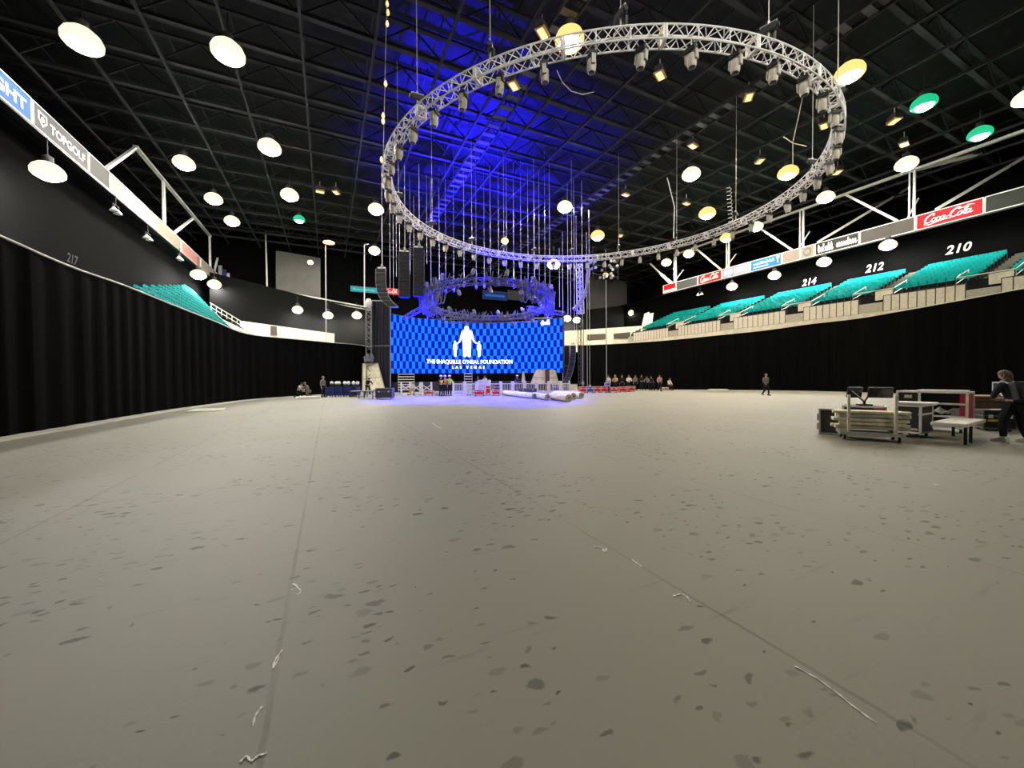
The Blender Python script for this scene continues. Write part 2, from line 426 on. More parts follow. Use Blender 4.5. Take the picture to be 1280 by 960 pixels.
# aisle steps
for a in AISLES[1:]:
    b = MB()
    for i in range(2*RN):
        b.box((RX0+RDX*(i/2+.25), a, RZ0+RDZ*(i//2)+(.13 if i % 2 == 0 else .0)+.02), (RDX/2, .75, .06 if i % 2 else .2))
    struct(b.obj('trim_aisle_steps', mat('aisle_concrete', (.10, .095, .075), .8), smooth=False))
def seat_mesh(s=1):
    b = MB()
    # tip-up pan, curved back, arm standards; faces -x (towards the floor) for s=1
    b.prism([(0, 0), (.10, .02), (.13, .40), (.06, .46), (.0, .44)], (-.10*s, -.25, .40), (s, 0, 0), (0, 0, 1), (0, 1, 0), .50)
    b.prism([(0, 0), (.36, .03), (.38, .10), (.02, .07)], (-.42*s, -.25, .38), (s, 0, 0), (0, 0, 1), (0, 1, 0), .50)
    for y in (-.27, .27): b.prism([(0, 0), (.06, 0), (.10, .62), (-.22, .62), (-.22, .57), (.02, .56)], (-.12*s, y-.02, 0), (s, 0, 0), (0, 0, 1), (0, 1, 0), .04, m=1)
    return b.mesh('stadium_seat', [M_teal, mat('seat_standard', (.03, .09, .09), .6)], smooth=False)
SEAT = seat_mesh(1)
sec_names = {4.7: '208', 11.5: '210', 18.3: '212', 24.8: '214', 32.6: '216', 41.0: '218'}
single = []; rest = MB()
SV = [v.co.copy() for v in SEAT.vertices]; SF = [tuple(p.vertices) for p in SEAT.polygons]; SMI = [p.material_index for p in SEAT.polygons]
def rest_seat(loc, s=1):
    bq = len(rest.v); rest.v += [(loc[0]+v.x*s, loc[1]+v.y, loc[2]+v.z) for v in SV]
    rest.f += [tuple(bq+i for i in (f if s > 0 else f[::-1])) for f in SF]; rest.m += SMI
for ai in range(1, 7):
    a, c = AISLES[ai], AISLES[ai+1]; n = int((c-a-1.3)/.56); y0 = (a+c)/2-(n-1)*.28
    for i in range(1, RN):
        for k in range(n):
            single.append((((y0+k*.56)), ai, i, k, n, (RX0+RDX*(i+.72), y0+k*.56, RZ0+RDZ*i)))
def px_of(p):
    v = Vector(p)-O; X = CY*v.x-SY*v.y; d = SY*v.x+CY*v.y; return 640+F*X/d, d
vis = [s for s in single if px_of(s[5])[0] < 1288]; hid = [s for s in single if px_of(s[5])[0] >= 1288]
vis.sort(key=lambda s: px_of(s[5])[1])
for s in vis[:300]:
    o = bpy.data.objects.new('stadium_seat', SEAT); COL.objects.link(o); o.location = s[5]
    tag(o, 'teal stadium seat in section %s, %s row up, %s from its far aisle' % (sec_names[AISLES[s[1]]], ordn(s[2]-1), ordn(s[4]-1-s[3])), 'seat', 'teal seats nearest the camera')
for s in vis[300:]: rest_seat(s[5])
for i in range(12):
    k = 27.4+3.0*i
    while k < 63.5: rest_seat((-(9.9+.5*(i+.72)), k, 5.7+.6*i), -1); k += .58
tag(rest.obj('stadium_seat', [M_teal, MATS['seat_standard']], smooth=False), 'distant rows of small teal stadium seats, too far to tell apart', 'seats', 'teal seats far off', 'stuff')
# front parapet with railing panels, broken by vomitories
b = MB(); b.box((45.3, 18, 6.3), (.3, 64.6, 2.0)); struct(b.obj('trim_parapet_right', mat('pale_concrete', (.62, .58, .46), .8, scale=1.5), smooth=False))
b = MB(); b.box((45.8, 18, 5.2), (.9, 64.6, 6.0)); struct(b.obj('trim_front_walk', mat('walk_concrete', (.40, .38, .31), .8), smooth=False))
for ai in range(1, 7):
    a, c = AISLES[ai]+.9, AISLES[ai+1]-.9
    t = thing('guard_railing', 'pale panelled guard railing before the teal seats, %s from the camera end' % ordn(ai-1), 'railing', (45.35, a, 7.3))
    L = c-a; n = int(L/.55); b = MB()
    for i in range(n): b.box((0, (i+.5)*L/n, .74), (.03, L/n-.07, 1.3))
    b.obj('rail_panel', mat('rail_panel', (.62, .59, .48), .6), t, smooth=False)
    b = MB(); b.bar((0, 0, 1.45), (0, L, 1.45), .06)
    for i in range(n+1): b.bar((0, i*L/n, 0), (0, i*L/n, 1.45), .045)
    b.obj('rail_frame', M_dsteel, t, smooth=False)
    # second pale seat row stands just behind
for a in AISLES[1:7]:
    # dark stair opening with white handrails at the foot of each aisle
    t = thing('vomitory_rail', 'pale handrails round a dark stair opening below the teal seats, %s from the camera end' % ordn(AISLES.index(a)-1), 'handrail', (46.6, a, 8.4))
    for y in (-1.5, 1.5):
        b = MB(); b.path([(-.9, y, .0), (-.9, y, .95), (1.5, y, 1.9), (1.5, y, .9)], .035, 6); b.bar((-.9, y, .5), (1.5, y, 1.4), .05)
        b.obj('handrail', M_steel, t)
    b = MB(); b.box((.1, 0, .1), (1.6, 1.9, 1.0)); b.obj('stair_opening', M_blackm, t, smooth=False)
    b = MB(); b.bar((-.9, -1.5, .95), (-.9, 1.5, .95), .07); b.box((-.9, -.8, .45), (.06, 1.2, .8)); b.obj('gate_panel', M_pale, t, smooth=False)
# the three section numbers on the wall behind the seats
for txt, px, py in (('210', 1197, 310), ('212', 1092, 334), ('214', 1010.5, 352)):
    c = at_x(px, py, 54.6); w, h = (1.75, .85) if txt == '210' else (1.6, .85)
    o = put2d(text2d(txt, .02, .25, 1.05), lambda a, b: (54.76, c.y+w/2-a*w, c.z-h/2+b*h), 'section_number', M_white)
    tag(o, 'white section number %s on the dark wall, %s of three from the camera' % (txt, {'210': 'nearest'.replace('nearest', 'first'), '212': 'second', '214': 'third'}[txt]), 'number')
c = at_x(92, 325, -16.2)
tag(put2d(text2d('217', .02, .25), lambda a, b: (-16.25, c.y-.7+a*1.4, c.z-.3+b*.7), 'section_number', mat('dull_white', (.035, .035, .033), .8)), 'dim section number 217 on the dark wall above the long curtain', 'number')

# far concourse band, lit pale, and stands behind the drape ----------------------------------
def px_panel(name, quad, y, th, m):
    pts = [at_y(px, py, y) for px, py in quad]
    b = MB(); b.add([*pts, *[p+Vector((0, th, 0)) for p in pts]], [(0, 1, 2, 3), (7, 6, 5, 4), (0, 4, 5, 1), (1, 5, 6, 2), (2, 6, 7, 3), (3, 7, 4, 0)])
    return b.obj(name, m, smooth=False)
M_band = mat('concourse_wall', (.92, .86, .66), .8, scale=.5)
struct(px_panel('trim_concourse_far', [(300, 401), (418, 417), (418, 440), (300, 440)], 62, .5, M_band))
struct(px_panel('trim_concourse_far', [(704, 414), (806, 407), (806, 440), (704, 440)], 56, .5, M_band))
struct(px_panel('wall_stand_far', [(262, 340), (470, 392), (470, 440), (262, 440)], 68, .4, mat('stand_wall', (.005, .005, .0048), .9, spec=.05)))
struct(px_panel('wall_stand_far', [(690, 392), (830, 376), (830, 440), (690, 440)], 62, .4, MATS['stand_wall']))
# dark doorway openings in the lit concourse
for i, (q, y) in enumerate((([(338, 407), (346, 408), (346, 419), (338, 419)], 61.8), ([(735, 418), (757, 417), (757, 424), (735, 425)], 55.8), ([(768, 417), (788, 415), (788, 422), (768, 423)], 55.8))):
    struct(px_panel('door_%d' % (i+1), q, y, .1, mat('doorway_dark', (.10, .085, .06), .8)))
# pale stair flanks at the corner where the teal seats end
struct(px_panel('trim_stair_flank', [(807, 392), (812, 390), (806, 428), (799, 428)], 49.5, .3, M_band))
struct(px_panel('trim_stair_flank', [(813, 392), (817, 391), (812, 428), (808, 428)], 49.8, .3, M_band))
# pale stair run beside the far teal seats on the other side
for k, (q, y) in enumerate((([(268, 390), (276, 398), (318, 418), (300, 420)], 60.5),)):
    struct(px_panel('trim_stair_flank', q, y, .4, M_band))
t = thing('stair_railing', 'pale stair rail running down beside the far teal seats', 'railing')
for dy in (0, 5):
    b = MB(); b.bar(at_y(262, 378+dy, 60.3), at_y(312, 408+dy, 60.3), .08); b.obj('handrail', M_steel, t)
b = MB()
for k in range(8): b.bar(at_y(264+k*6.5, 379+k*3.9, 60.3), at_y(264+k*6.5, 388+k*3.9, 60.3), .06)
b.obj('rail_post', M_steel, t)
# balcony rail line across the far end
for (a, c, y, nm) in (((318, 358), (470, 386), 70, 'the grey screen over the lit concourse'), ((716, 394), (818, 379), 66, 'the grey screen behind the light cluster')):
    t = thing('balcony_rail', 'thin balcony rail on the far stands below '+nm, 'railing')
    b = MB(); b.bar(at_y(*a, y), at_y(*c, y), .28, .14); b.obj('top_rail', M_steel, t); b = MB(); b.bar(at_y(a[0], a[1]+3.5, y), at_y(c[0], c[1]+3, y), .14); b.obj('lower_rail', mat('mid_steel', (.3, .29, .26), .5), t)
    b = MB()
    for k in range(9):
        p = at_y(a[0]+(c[0]-a[0])*k/8, a[1]+(c[1]-a[1])*k/8, y); b.bar(p, p-Vector((0, 0, .5)), .1)
    b.obj('rail_post', MATS['mid_steel'], t)
b = MB(); b.bar(at_y(332, 290, 69.8), at_y(334, 362, 69.8), .18)
tag(b.obj('drop_pole', M_steel), 'thin pale vertical pole down to the far balcony rail beside the grey screen', 'pole')
# grey hanging projection screens at the far end
for q, y, nm in (([(345.5, 314), (400, 323), (400, 374), (345.5, 361)], 71, 'blank grey hanging screen above the lit far concourse, with a lamp before it'), ([(735, 345), (783, 346), (783, 383), (735, 387)], 68, 'blank grey hanging screen behind the hanging cluster of small lights')):
    o = px_panel('projection_screen', q, y, .12, mat('grey_screen', (.11, .105, .095), .8, scale=.4)); tag(o, nm, 'screen')
    b = MB(); P = [at_y(px, py, y-.03) for px, py in q]
    for i in range(4): b.bar(P[i], P[(i+1) % 4], .12)
    fr = b.obj('screen_frame', mat('screen_edge', (.12, .12, .11), .7), o, smooth=False)

# ================================================================== SIGN FASCIA
def emis(name, col, es, base=None, rough=.6): return mat(name, base or tuple(c*.5 for c in col), rough, emit=col, es=es*.7, var=.05, scale=1, spec=.12)
LX, RXF = -15.0, 53.0
ZL = (16.15, 17.55); ZR = (15.95, 17.35)
def ypx(px, side):
    x = LX if side < 0 else RXF
    py = 110+(px-20)*.86 if side < 0 else 276-(px-1145)*.27
    return at_x(px, py, x).y
S_blue = emis('sign_blue', (.06, .20, .62), .3, (.02, .06, .17)); S_red = emis('sign_red', (.78, .008, .015), .6, (.34, .004, .006)); S_grey = emis('sign_grey', (.20, .20, .19), .12, (.05, .05, .048))
S_dk = emis('sign_dark', (.075, .075, .062), .1, (.022, .022, .018)); S_cream = emis('sign_cream', (.75, .72, .60), .25, (.17, .16, .13)); S_white = emis('sign_white', (.85, .86, .84), .4, (.22, .22, .21))
S_pink = emis('sign_pink', (.78, .52, .46), .3, (.18, .11, .09)); S_lav = emis('sign_lavender', (.36, .42, .72), .4); S_blue2 = emis('sign_sky', (.02, .22, .68), .5); S_brown = emis('sign_taupe', (.14, .125, .105), .1, (.05, .045, .037))
S_teal = emis('sign_teal', (.02, .36, .42), .5); S_let = emis('sign_letter', (.9, .9, .88), .7); S_navy = emis('sign_navy', (.03, .05, .3), .3); S_tan = emis('sign_tan', (.36, .31, .25), .15)
def board(side, p0, p1, face, label, edge=M_steel):
    y0, y1 = sorted((ypx(p0, side), ypx(p1, side))); x = LX if side < 0 else RXF; z0, z1 = ZL if side < 0 else ZR; s = -side
    t = thing('sign_board', label, 'sign', (x, (y0+y1)/2, z0))
    b = MB(); b.box((-s*.06, 0, (z1-z0)/2), (.1, y1-y0-.06, z1-z0)); b.obj('sign_face', face, t, smooth=False)
    b = MB(); h = z1-z0; w = (y1-y0)/2-.03
    for zz in (0, h): b.bar((s*.0, -w, zz), (s*.0, w, zz), .07)
    for yy in (-w, w): b.bar((s*.0, yy, 0), (s*.0, yy, h), .07)
    b.obj('sign_frame', edge, t, smooth=False)
    return t, (y0+y1)/2, y1-y0, z1-z0, s
LAY = {}
def write(t, L, h, s, shape, a0, a1, b0, b1, m, name='lettering'):
    # a runs left to right as read from the floor
    d = 1 if s > 0 else -1
    LAY[t.name] = LAY.get(t.name, 0)+1; off = s*(.012+.006*LAY[t.name])
    f = lambda a, b: (off, d*((a0+(a1-a0)*a)-.5)*L, h*(b0+(b1-b0)*b))
    return put2d(shape, f, name, m, t)
RECT = ([(0, 0), (1, 0), (1, 1), (0, 1)], [(0, 1, 2, 3)])
def disc(n=20): return ([(.5+.5*math.cos(2*PI*i/n), .5+.5*math.sin(2*PI*i/n)) for i in range(n)], [tuple(range(n))])
# --- along the long curtain side
t, _, L, h, s = board(-1, -110, 39, S_blue, 'blue sign board with white capital letters, cut by the picture edge')
write(t, L, h, s, text2d('BUD LIGHT', .03), .06, .94, .26, .74, S_let)
t, _, L, h, s = board(-1, 40.5, 109, S_grey, 'grey sign board with a shield badge and white capital lettering', S_white)
write(t, L, h, s, text2d('TOPGOLF', .03), .27, .94, .28, .68, S_let)
sh = fit2d([(0, 1), (1, 1), (1, .45), (.5, 0), (0, .45)], [(0, 1, 2, 3, 4)])
write(t, L, h, s, sh, .07, .22, .22, .80, S_let, 'shield_badge'); write(t, L, h, s, (sh[0], sh[1]), .095, .195, .32, .72, S_dk, 'shield_centre')
bd = write(t, L, h, s, disc(), .115, .175, .42, .66, S_let, 'badge_ball')
board(-1, 110.5, 136.5, S_dk, 'blank dark grey board after the shield-badge sign')
board(-1, 137.5, 154.5, S_cream, 'blank cream board between the dark grey board and the pale blue-white board')
board(-1, 155.5, 194.5, emis('sign_palewhite', (.74, .80, .82), .3, (.16, .18, .185)), 'long pale blue-white board under the first white post')
board(-1, 195.5, 225.5, S_tan if False else emis('sign_beige', (.70, .64, .50), .25, (.15, .135, .10)), 'blank beige board at the foot of a slanting white brace')
t, _, L, h, s = board(-1, 226.5, 250, S_pink, 'pinkish board with faint red script far along the sign row')
write(t, L, h, s, wavy_word(6, 3), .12, .9, .25, .75, emis('sign_rose', (.7, .2, .2), .3))
board(-1, 250.8, 271, emis('sign_ivory', (.76, .66, .54), .25, (.17, .14, .11)), 'blank ivory board, last before the rounded corner of the sign row')
for k, (pp, cc) in enumerate(((272.5, S_cream), (279, S_navy), (284, S_white))):
    pass
# corner boards turning towards the far end
cp = [at_x(271.5, 330, LX), Vector((-14.2, 73.2, 16.8)), Vector((-11.5, 73.6, 16.8))]
# --- right side
t, _, L, h, s = board(1, 1231, 1330, S_dk, 'blank olive-grey board beyond the big red sign')
t, _, L, h, s = board(1, 1145, 1230, S_red, 'big red sign board with white flowing script above section 210')
write(t, L, h, s, script_word(), .13, .88, .14, .88, S_let)
board(1, 1075, 1144, S_brown, 'blank taupe board between the big red sign and the white script board')
t, _, L, h, s = board(1, 1019, 1074, S_dk, 'dark board with two white script marks above section 212')
write(t, L, h, s, wavy_word(6, 5), .06, .44, .15, .85, S_let); write(t, L, h, s, wavy_word(9, 8), .5, .96, .22, .85, S_let)
t, _, L, h, s = board(1, 1000.5, 1018, S_cream, 'small cream board with a round mark beside the white script board')
write(t, L, h, s, disc(), .2, .8, .12, .88, S_tan, 'round_mark'); write(t, L, h, s, disc(), .32, .68, .3, .7, S_cream, 'round_centre')
board(1, 977.5, 1000, S_tan, 'blank tan board between the round-mark board and the bright blue board')
t, _, L, h, s = board(1, 938, 977, S_blue2, 'bright blue board with two thin white lines of small lettering')
write(t, L, h, s, wavy_word(14, 2), .1, .78, .50, .76, S_let); write(t, L, h, s, wavy_word(12, 4), .1, .6, .22, .38, S_let)
write(t, L, h, s, ([(0, .7), (1, .7), (1, 1), (0, 1), (.35, 0), (.65, 0), (.65, .7), (.35, .7)], [(0, 1, 2, 3), (4, 5, 6, 7)]), .84, .94, .25, .85, S_let, 'post_mark')
t, _, L, h, s = board(1, 902.5, 937.5, S_lav, 'lavender-blue board with white capital letters beside the bright blue board')
write(t, L, h, s, text2d('BUD LIGHT', .03), .08, .92, .28, .75, S_let)
t, _, L, h, s = board(1, 872.5, 902, S_red, 'small red board with white script, between grey and lavender boards')
write(t, L, h, s, script_word(), .1, .9, .12, .88, S_let)
board(1, 845.5, 872, S_grey, 'blank grey board between the two small red boards')
t, _, L, h, s = board(1, 829, 845, S_red, 'small red board with a white stripe, last on the teal seating side')
write(t, L, h, s, RECT, .05, .95, .1, .35, S_let, 'white_stripe')
# carrying beams behind the boards
def longbeam(x, y0, y1, z, s):
    b = MB(); b.box((x+s*.45, (y0+y1)/2, z+.5), (.5, y1-y0, 1.3)); b.bar((x, y0, z-.28), (x, y1, z-.28), .12); return struct(b.obj('trim_fascia_beam', M_black, smooth=False))
longbeam(LX, -20, 70, 16.3, -1); longbeam(RXF, -20, 50.4, 16.1, 1)
b = MB(); b.bar((LX+.02, ypx(-150, -1), 16.02), (LX+.02, 70, 16.02), .045); struct(b.obj('trim_fascia_pipe', M_white))
b = MB(); b.bar((RXF-.02, -10, 15.85), (RXF-.02, 50, 15.85), .07); struct(b.obj('trim_fascia_pipe', M_steel))
# far-end boards
def far_board(px0, px1, py0, py1, y, face, label):
    a = at_y(px0, py0, y); c = at_y(px1, py1, y)
    t = thing('sign_board', label, 'sign', ((a.x+c.x)/2, y, min(a.z, c.z))); w, h = c.x-a.x, a.z-c.z
    b = MB(); b.box((0, .06, h/2), (w, .1, h)); b.obj('sign_face', face, t, smooth=False)
    b = MB()
    for zz in (0, h): b.bar((-w/2, 0, zz), (w/2, 0, zz), .07)
    for xx in (-w/2, w/2): b.bar((xx, 0, 0), (xx, 0, h), .07)
    b.obj('sign_frame', M_dsteel, t, smooth=False)
    return t, w, h
def fwrite(t, w, h, shape, a0, a1, b0, b1, m, name='lettering'):
    return put2d(shape, lambda a, b: (((a0+(a1-a0)*a)-.5)*w, -.012, h*(b0+(b1-b0)*b)), name, m, t)
t, w, h = far_board(438, 473, 357, 367, 72, S_teal, 'far teal sign board beside the hanging curved speaker column')
fwrite(t, w, h, wavy_word(12, 6), .1, .9, .3, .7, emis('sign_paleteal', (.2, .6, .66), .5))
t, w, h = far_board(481, 498.5, 359.5, 369, 72, S_red, 'far small red sign with white script behind the hanging speaker columns')
fwrite(t, w, h, script_word(), .1, .92, .12, .9, S_let)
t, w, h = far_board(603, 634, 362.5, 376, 72, S_navy, 'far blue sign board seen through the stage truss ring'); fwrite(t, w, h, RECT, .1, .9, .35, .6, S_blue2, 'pale_stripe')
t, w, h = far_board(634.5, 655, 362.5, 376, 72, S_grey, 'far grey sign board seen through the stage truss ring')
t, w, h = far_board(655.5, 676, 362.5, 376, 72, S_dk, 'far dark sign board with a white word seen through the stage truss ring'); fwrite(t, w, h, wavy_word(6, 9), .15, .85, .25, .75, S_let)
for px0, px1, f, nm in ((272.5, 278, S_cream, 'cream'), (278.2, 283, S_navy, 'navy blue'), (283.2, 287.5, S_white, 'white')):
    far_board(px0, px1, 331+(px0-272)*.9, 346+(px1-278)*.5, 72.6, f, 'small %s corner board at the far end of the long sign row' % nm)

# ================================================================== CATWALK FRAMES OVER THE SIGNS
def cat_frame(x, ys, braces, zc, zf, label, out):
    t = thing('catwalk_frame', label, 'steel frame', (x, 0, 0))
    b = MB(); b.bar((0, min(ys)-(6.5 if out < 0 else 6), zc), (0, max(ys)+.2, zc), .34, .22); b.obj('top_chord', M_steel, t, smooth=False)
    for y in ys:
        b = MB(); b.bar((0, y-.16, zf), (0, y-.16, zc), .16, .2); b.bar((0, y+.2, zf), (0, y+.2, zc), .1, .14); b.obj('post', M_white, t, smooth=False)
        b = MB(); b.bar((.0, y+.3, zf), (out*2.3, y+.3, zf+2.4), .1); b.obj('outrigger', M_steel, t, smooth=False)
    for (ya, za, yb, zb) in braces:
        b = MB(); b.bar((0, ya, za), (0, yb, zb), .22); b.obj('brace', M_white, t, smooth=False)
    return t
ysR = [8.2, 18.2, 28.2, 38, 47.5]
brR = [(y+1.1, 17.4, y+5.6, 22) for y in ysR[1:]]+[(ysR[-1]+.6, 17.4, ysR[-1]+4, 20.3)]
t = cat_frame(RXF, ysR, brR, 22, 17.4, 'pale steel frame of posts and braces standing on the sign row over the teal seats', 1)
for y in (12.5, 22.5):
    b = MB(); b.bar((.1, y+4, 17.5), (9, y-1.0, 23.6), .24); b.obj('raking_strut', M_steel, t, smooth=False)
b = MB(); b.bar((0, 18.2, 22), (3.4, 14.6, 22.6), .3); b.obj('chord_return', M_white, t, smooth=False)
ysL = [51.6, 68.8]
brL = [(40, 17.6, 45.3, 22), (54.4, 17.6, 61.7, 22), (71, 17.6, 77 if False else 73, 20)]
cat_frame(LX, ysL, brL, 22, 17.55, 'white steel frame of posts and braces standing on the sign row over the long curtain', -1)
# ================================================================== LAMPS
def glow(name, col, es): return mat(name, (.8, .8, .8), .4, emit=col, es=es, var=0)
G_warm = glow('lamp_warm', (1, .93, .80), 150*LAMPK); G_white = glow('lamp_white', (1, .96, .90), 150*LAMPK); G_amber = glow('lamp_amber', (1, .66, .25), 60*LAMPK)
G_green = glow('lamp_green', (.12, 1, .50), 16*LAMPK); G_orange = glow('lamp_orange', (1, .60, .18), 1.3)
R_warm = mat('halo_warm', (.03, .028, .02), .3, emit=(1, .86, .56), es=1.5, var=.05, spec=.1); R_green = mat('halo_green', (.01, .03, .02), .3, emit=(.02, .75, .32), es=.8, var=.05, spec=.1)  # bell glow stands in for the soft halo around the lens
R_amber = mat('halo_amber', (.03, .02, .01), .3, emit=(1, .64, .20), es=1.4, var=.05, spec=.1)
M_refl = mat('spun_reflector', (.75, .74, .70), .3, .5)
def make_lamp(name, label, loc, core, halo, size=1.0, group=None, stem=.9):
    t = thing(name, label, 'lamp', loc, 0, group)
    b = MB(); b.lathe([(.16, .62), (.20, .60), (.20, .28), (.14, .22)], 14); b.obj('ballast_housing', M_dsteel, t)
    b = MB(); b.tube((0, 0, .6), (0, 0, .6+stem), .025); b.lathe([(.05, .62), (.05, .70)], 10); b.obj('hanger_stem', M_dsteel, t)
    b = MB(); b.lathe([(.15, .34), (.34, .26), (.52, .10), (.60, -.08), (.59, -.24), (.50, -.34), (.46, -.30), (.48, -.08), (.28, .14), (.13, .24)], 22, capa=False, capb=False); b.obj('halo_bell', halo, t)
    b = MB(); b.lathe([(.40, -.16), (.42, -.28), (.36, -.40), (.25, -.47), (.10, -.50)], 18); b.obj('lens', core, t)
    t.scale = (size*1.2,)*3
    return t
wl = dict(w=(G_warm, R_warm), h=(G_white, R_warm), a=(G_amber, R_amber), g=(G_green, R_green))
protos = {}
def lamp(px, py, z, kind, label, size=1.0, x=None, y=None, grp='lit high bay lamps'):
    p = at_z(px, py, z) if x is None else at_x(px, py, x)
    if y is not None: p = at_y(px, py, y)
    if kind not in protos:
        protos[kind] = make_lamp('high_bay_lamp', label, p, *wl[kind], size, grp); index_kids(protos[kind])
        return protos[kind]
    return dup(protos[kind], p, None, label, grp, (size*1.2,)*3)
ZLAMP = 21.0
rowA = [(103, 47, 'h'), (230, 202, 'w'), (267, 247, 'w'), (290, 275, 'w')]
for i, (px, py, k) in enumerate(rowA): lamp(px, py, ZLAMP, k, 'lit roof lamp, %s from the camera in the row over the long sign row' % ordn(i), 1.25 if i == 0 else 1.15)
rowB = [(285, 62, 'h'), (337, 182, 'h'), (362, 242, 'h')]
for i, (px, py, k) in enumerate(rowB): lamp(px, py, ZLAMP, k, 'lit roof lamp, %s from the camera, one row in from the long sign row' % ordn(i), 1.2)
lamp(374, 273, ZLAMP, 'g', 'small greenish roof lamp at the far end of the second lamp row', .9)
lamp(470, 260, ZLAMP, 'h', 'lit roof lamp just outside the rim of the white ring, above the hanging speakers', 1.2)
lamp(468, 312, ZLAMP, 'w', 'lit roof lamp directly above the hanging curved speaker column', 1.2)
lamp(712, 46, ZLAMP, 'a', 'yellow-white roof lamp seen against the near top edge of the white ring', 1.15)
lamp(1062, 88, ZLAMP, 'a', 'bright yellow-white roof lamp beside the outer rim of the white ring', 1.12)
lamp(706, 257, ZLAMP, 'h', 'lit roof lamp inside the ring at the edge of the blue lit roof', 1.2)
lamp(747, 293, ZLAMP, 'a', 'yellowish roof lamp low inside the ring beside an amber roof unit', 1.3)
lamp(864, 216, ZLAMP, 'h', 'white roof lamp alone near the middle of the ring opening', 1.15)
lamp(985, 214, ZLAMP, 'a', 'yellow roof lamp hung below a forked cable inside the ring rim', 1.2)
lamp(884, 265, ZLAMP, 'a', 'orange-yellow roof lamp inside the ring beside a coiled cable', 1.3)
rowR = [(1133, 203, 'h'), (1032, 245, 'h'), (945, 282, 'w'), (908, 296, 'a'), (861, 316, 'w'), (833, 327, 'w')]
for i, (px, py, k) in enumerate(rowR): lamp(px, py, ZLAMP, k, 'lit lamp, %s from the camera along the frame over the teal seats' % ordn(i), 1.15)
lamp(1155, 127, ZLAMP, 'g', 'green roof lamp nearer the white ring, one of two', 1.0)
lamp(1225, 165, ZLAMP, 'g', 'green roof lamp farther out from the white ring, one of two', 1.0)
lamp(1284, 120, ZLAMP, 'h', 'white roof lamp half cut by the picture edge beyond the green lamps', 1.0)
lamp(692, 329, 15, 'h', 'white lamp under the far rim of the white ring above the stage ring', 1.1)
# lamps under the sign rows
for i, (px, py) in enumerate(((60, 212), (248, 342), (268, 354), (290, 371))):
    lamp(px, py, 0, 'h', 'lit lamp, %s from the camera, hung under the long sign row' % ordn(i), 1.0 if i == 0 else 1.15, x=-14.2)
for i, (px, py) in enumerate(((1110, 305), (1030, 326), (968, 343), (915, 357))):
    lamp(px, py, 0, 'h' if i < 2 else 'w', 'lit lamp, %s from the camera, hung under the signs over the teal seats' % ordn(i), 1.0, x=52.0)
for i, (px, py, y) in enumerate(((372, 386, 66), (410, 393, 66), (446, 393, 66), (709, 397, 60), (721, 399, 60), (790, 390, 60), (818, 382, 58))):
    lamp(px, py, 0, 'h' if i in (0, 1, 3, 4) else 'w', 'lit lamp before the far stands, %s of seven counted from the long curtain side' % ordn(i), 1.05, y=y)
lamp(388, 327, 0, 'g' if False else 'w', 'small lit lamp in front of the grey hanging screen on the blue sign side', .6, y=66)
for i, (px, py) in enumerate(((757, 343), (631, 300))):
    lamp(px, py, 17, 'a', 'small amber lamp '+('in the hanging cluster before the far grey screen' if i == 0 else 'hanging in the middle of the far ring rim'), .6)
# lamps behind the camera that light the near floor
# unlit twin cone lamps under the sign rows
def cone_lamp():
    t = thing('twin_cone_lamp', 'unlit pair of white cone lamps under the long sign row', 'lamp', (0, 0, 0))
    for s in (-.32, .32):
        b = MB(); b.lathe([(.05, .1), (.10, .02), (.27, -.22), (.25, -.22), (.08, 0)], 14, Matrix.Translation((0, s, 0))); b.obj('lamp_shade', M_refl, t)
        b = MB(); b.tube((0, s, .1), (0, s, .3), .04); b.lathe([(.08, .12), (.09, .26)], 8, Matrix.Translation((0, s, 0))); b.obj('lamp_neck', M_dsteel, t)
    b = MB(); b.bar((0, -.45, .3), (0, .45, .3), .05); b.tube((0, 0, .3), (0, 0, 1.0), .03); b.obj('hanger_bar', M_dsteel, t)
    return t
c0 = cone_lamp(); index_kids(c0)
for i, (px, py, x) in enumerate(((185, 296, -14), (225, 322, -14), (145, 262, -14), (875, 367, 52))):
    p = at_x(px, py, x); nm = ['nearer pair of unlit white cone lamps below the pale blue-white board', 'farther pair of unlit white cone lamps below the beige board', 'faint pair of unlit cone lamps below the dark grey board', 'unlit pair of white cone lamps below the small red script board'][i]
    if i == 0: c0.location = p; c0['label'] = nm
    else: dup(c0, p, None, nm)
# amber house lights, unlit moving fixtures and small roof boxes: only what the photograph shows
def house_light():
    t = thing('house_light', '', 'lamp')
    b = MB(); b.box((0, 0, .3), (.9, .5, .35)); b.box((0, 0, .52), (.5, .4, .12)); b.obj('housing', M_dsteel, t, smooth=False)
    b = MB(); b.prism([(-.45, 0), (.45, 0), (.36, .14), (-.36, .14)], (0, -.28, .0), (1, 0, 0), (0, 0, 1), (0, 1, 0), .56); b.obj('reflector_trough', mat('gold_reflector', (.7, .45, .12), .3, .3), t, smooth=False)
    b = MB(); b.box((0, 0, -.02), (.72, .36, .05)); b.obj('lens', G_orange, t, smooth=False)
    b = MB(); b.bar((0, 0, .55), (0, 0, 1.1), .05); b.obj('hanger', M_steel, t, smooth=False)
    for k in (-.36, .36):
        b = MB(); b.bar((k, -.32, .02), (k, .32, .12), .05); b.obj('barn_rail', M_steel, t, smooth=False)
    return t
h0 = house_light(); index_kids(h0)
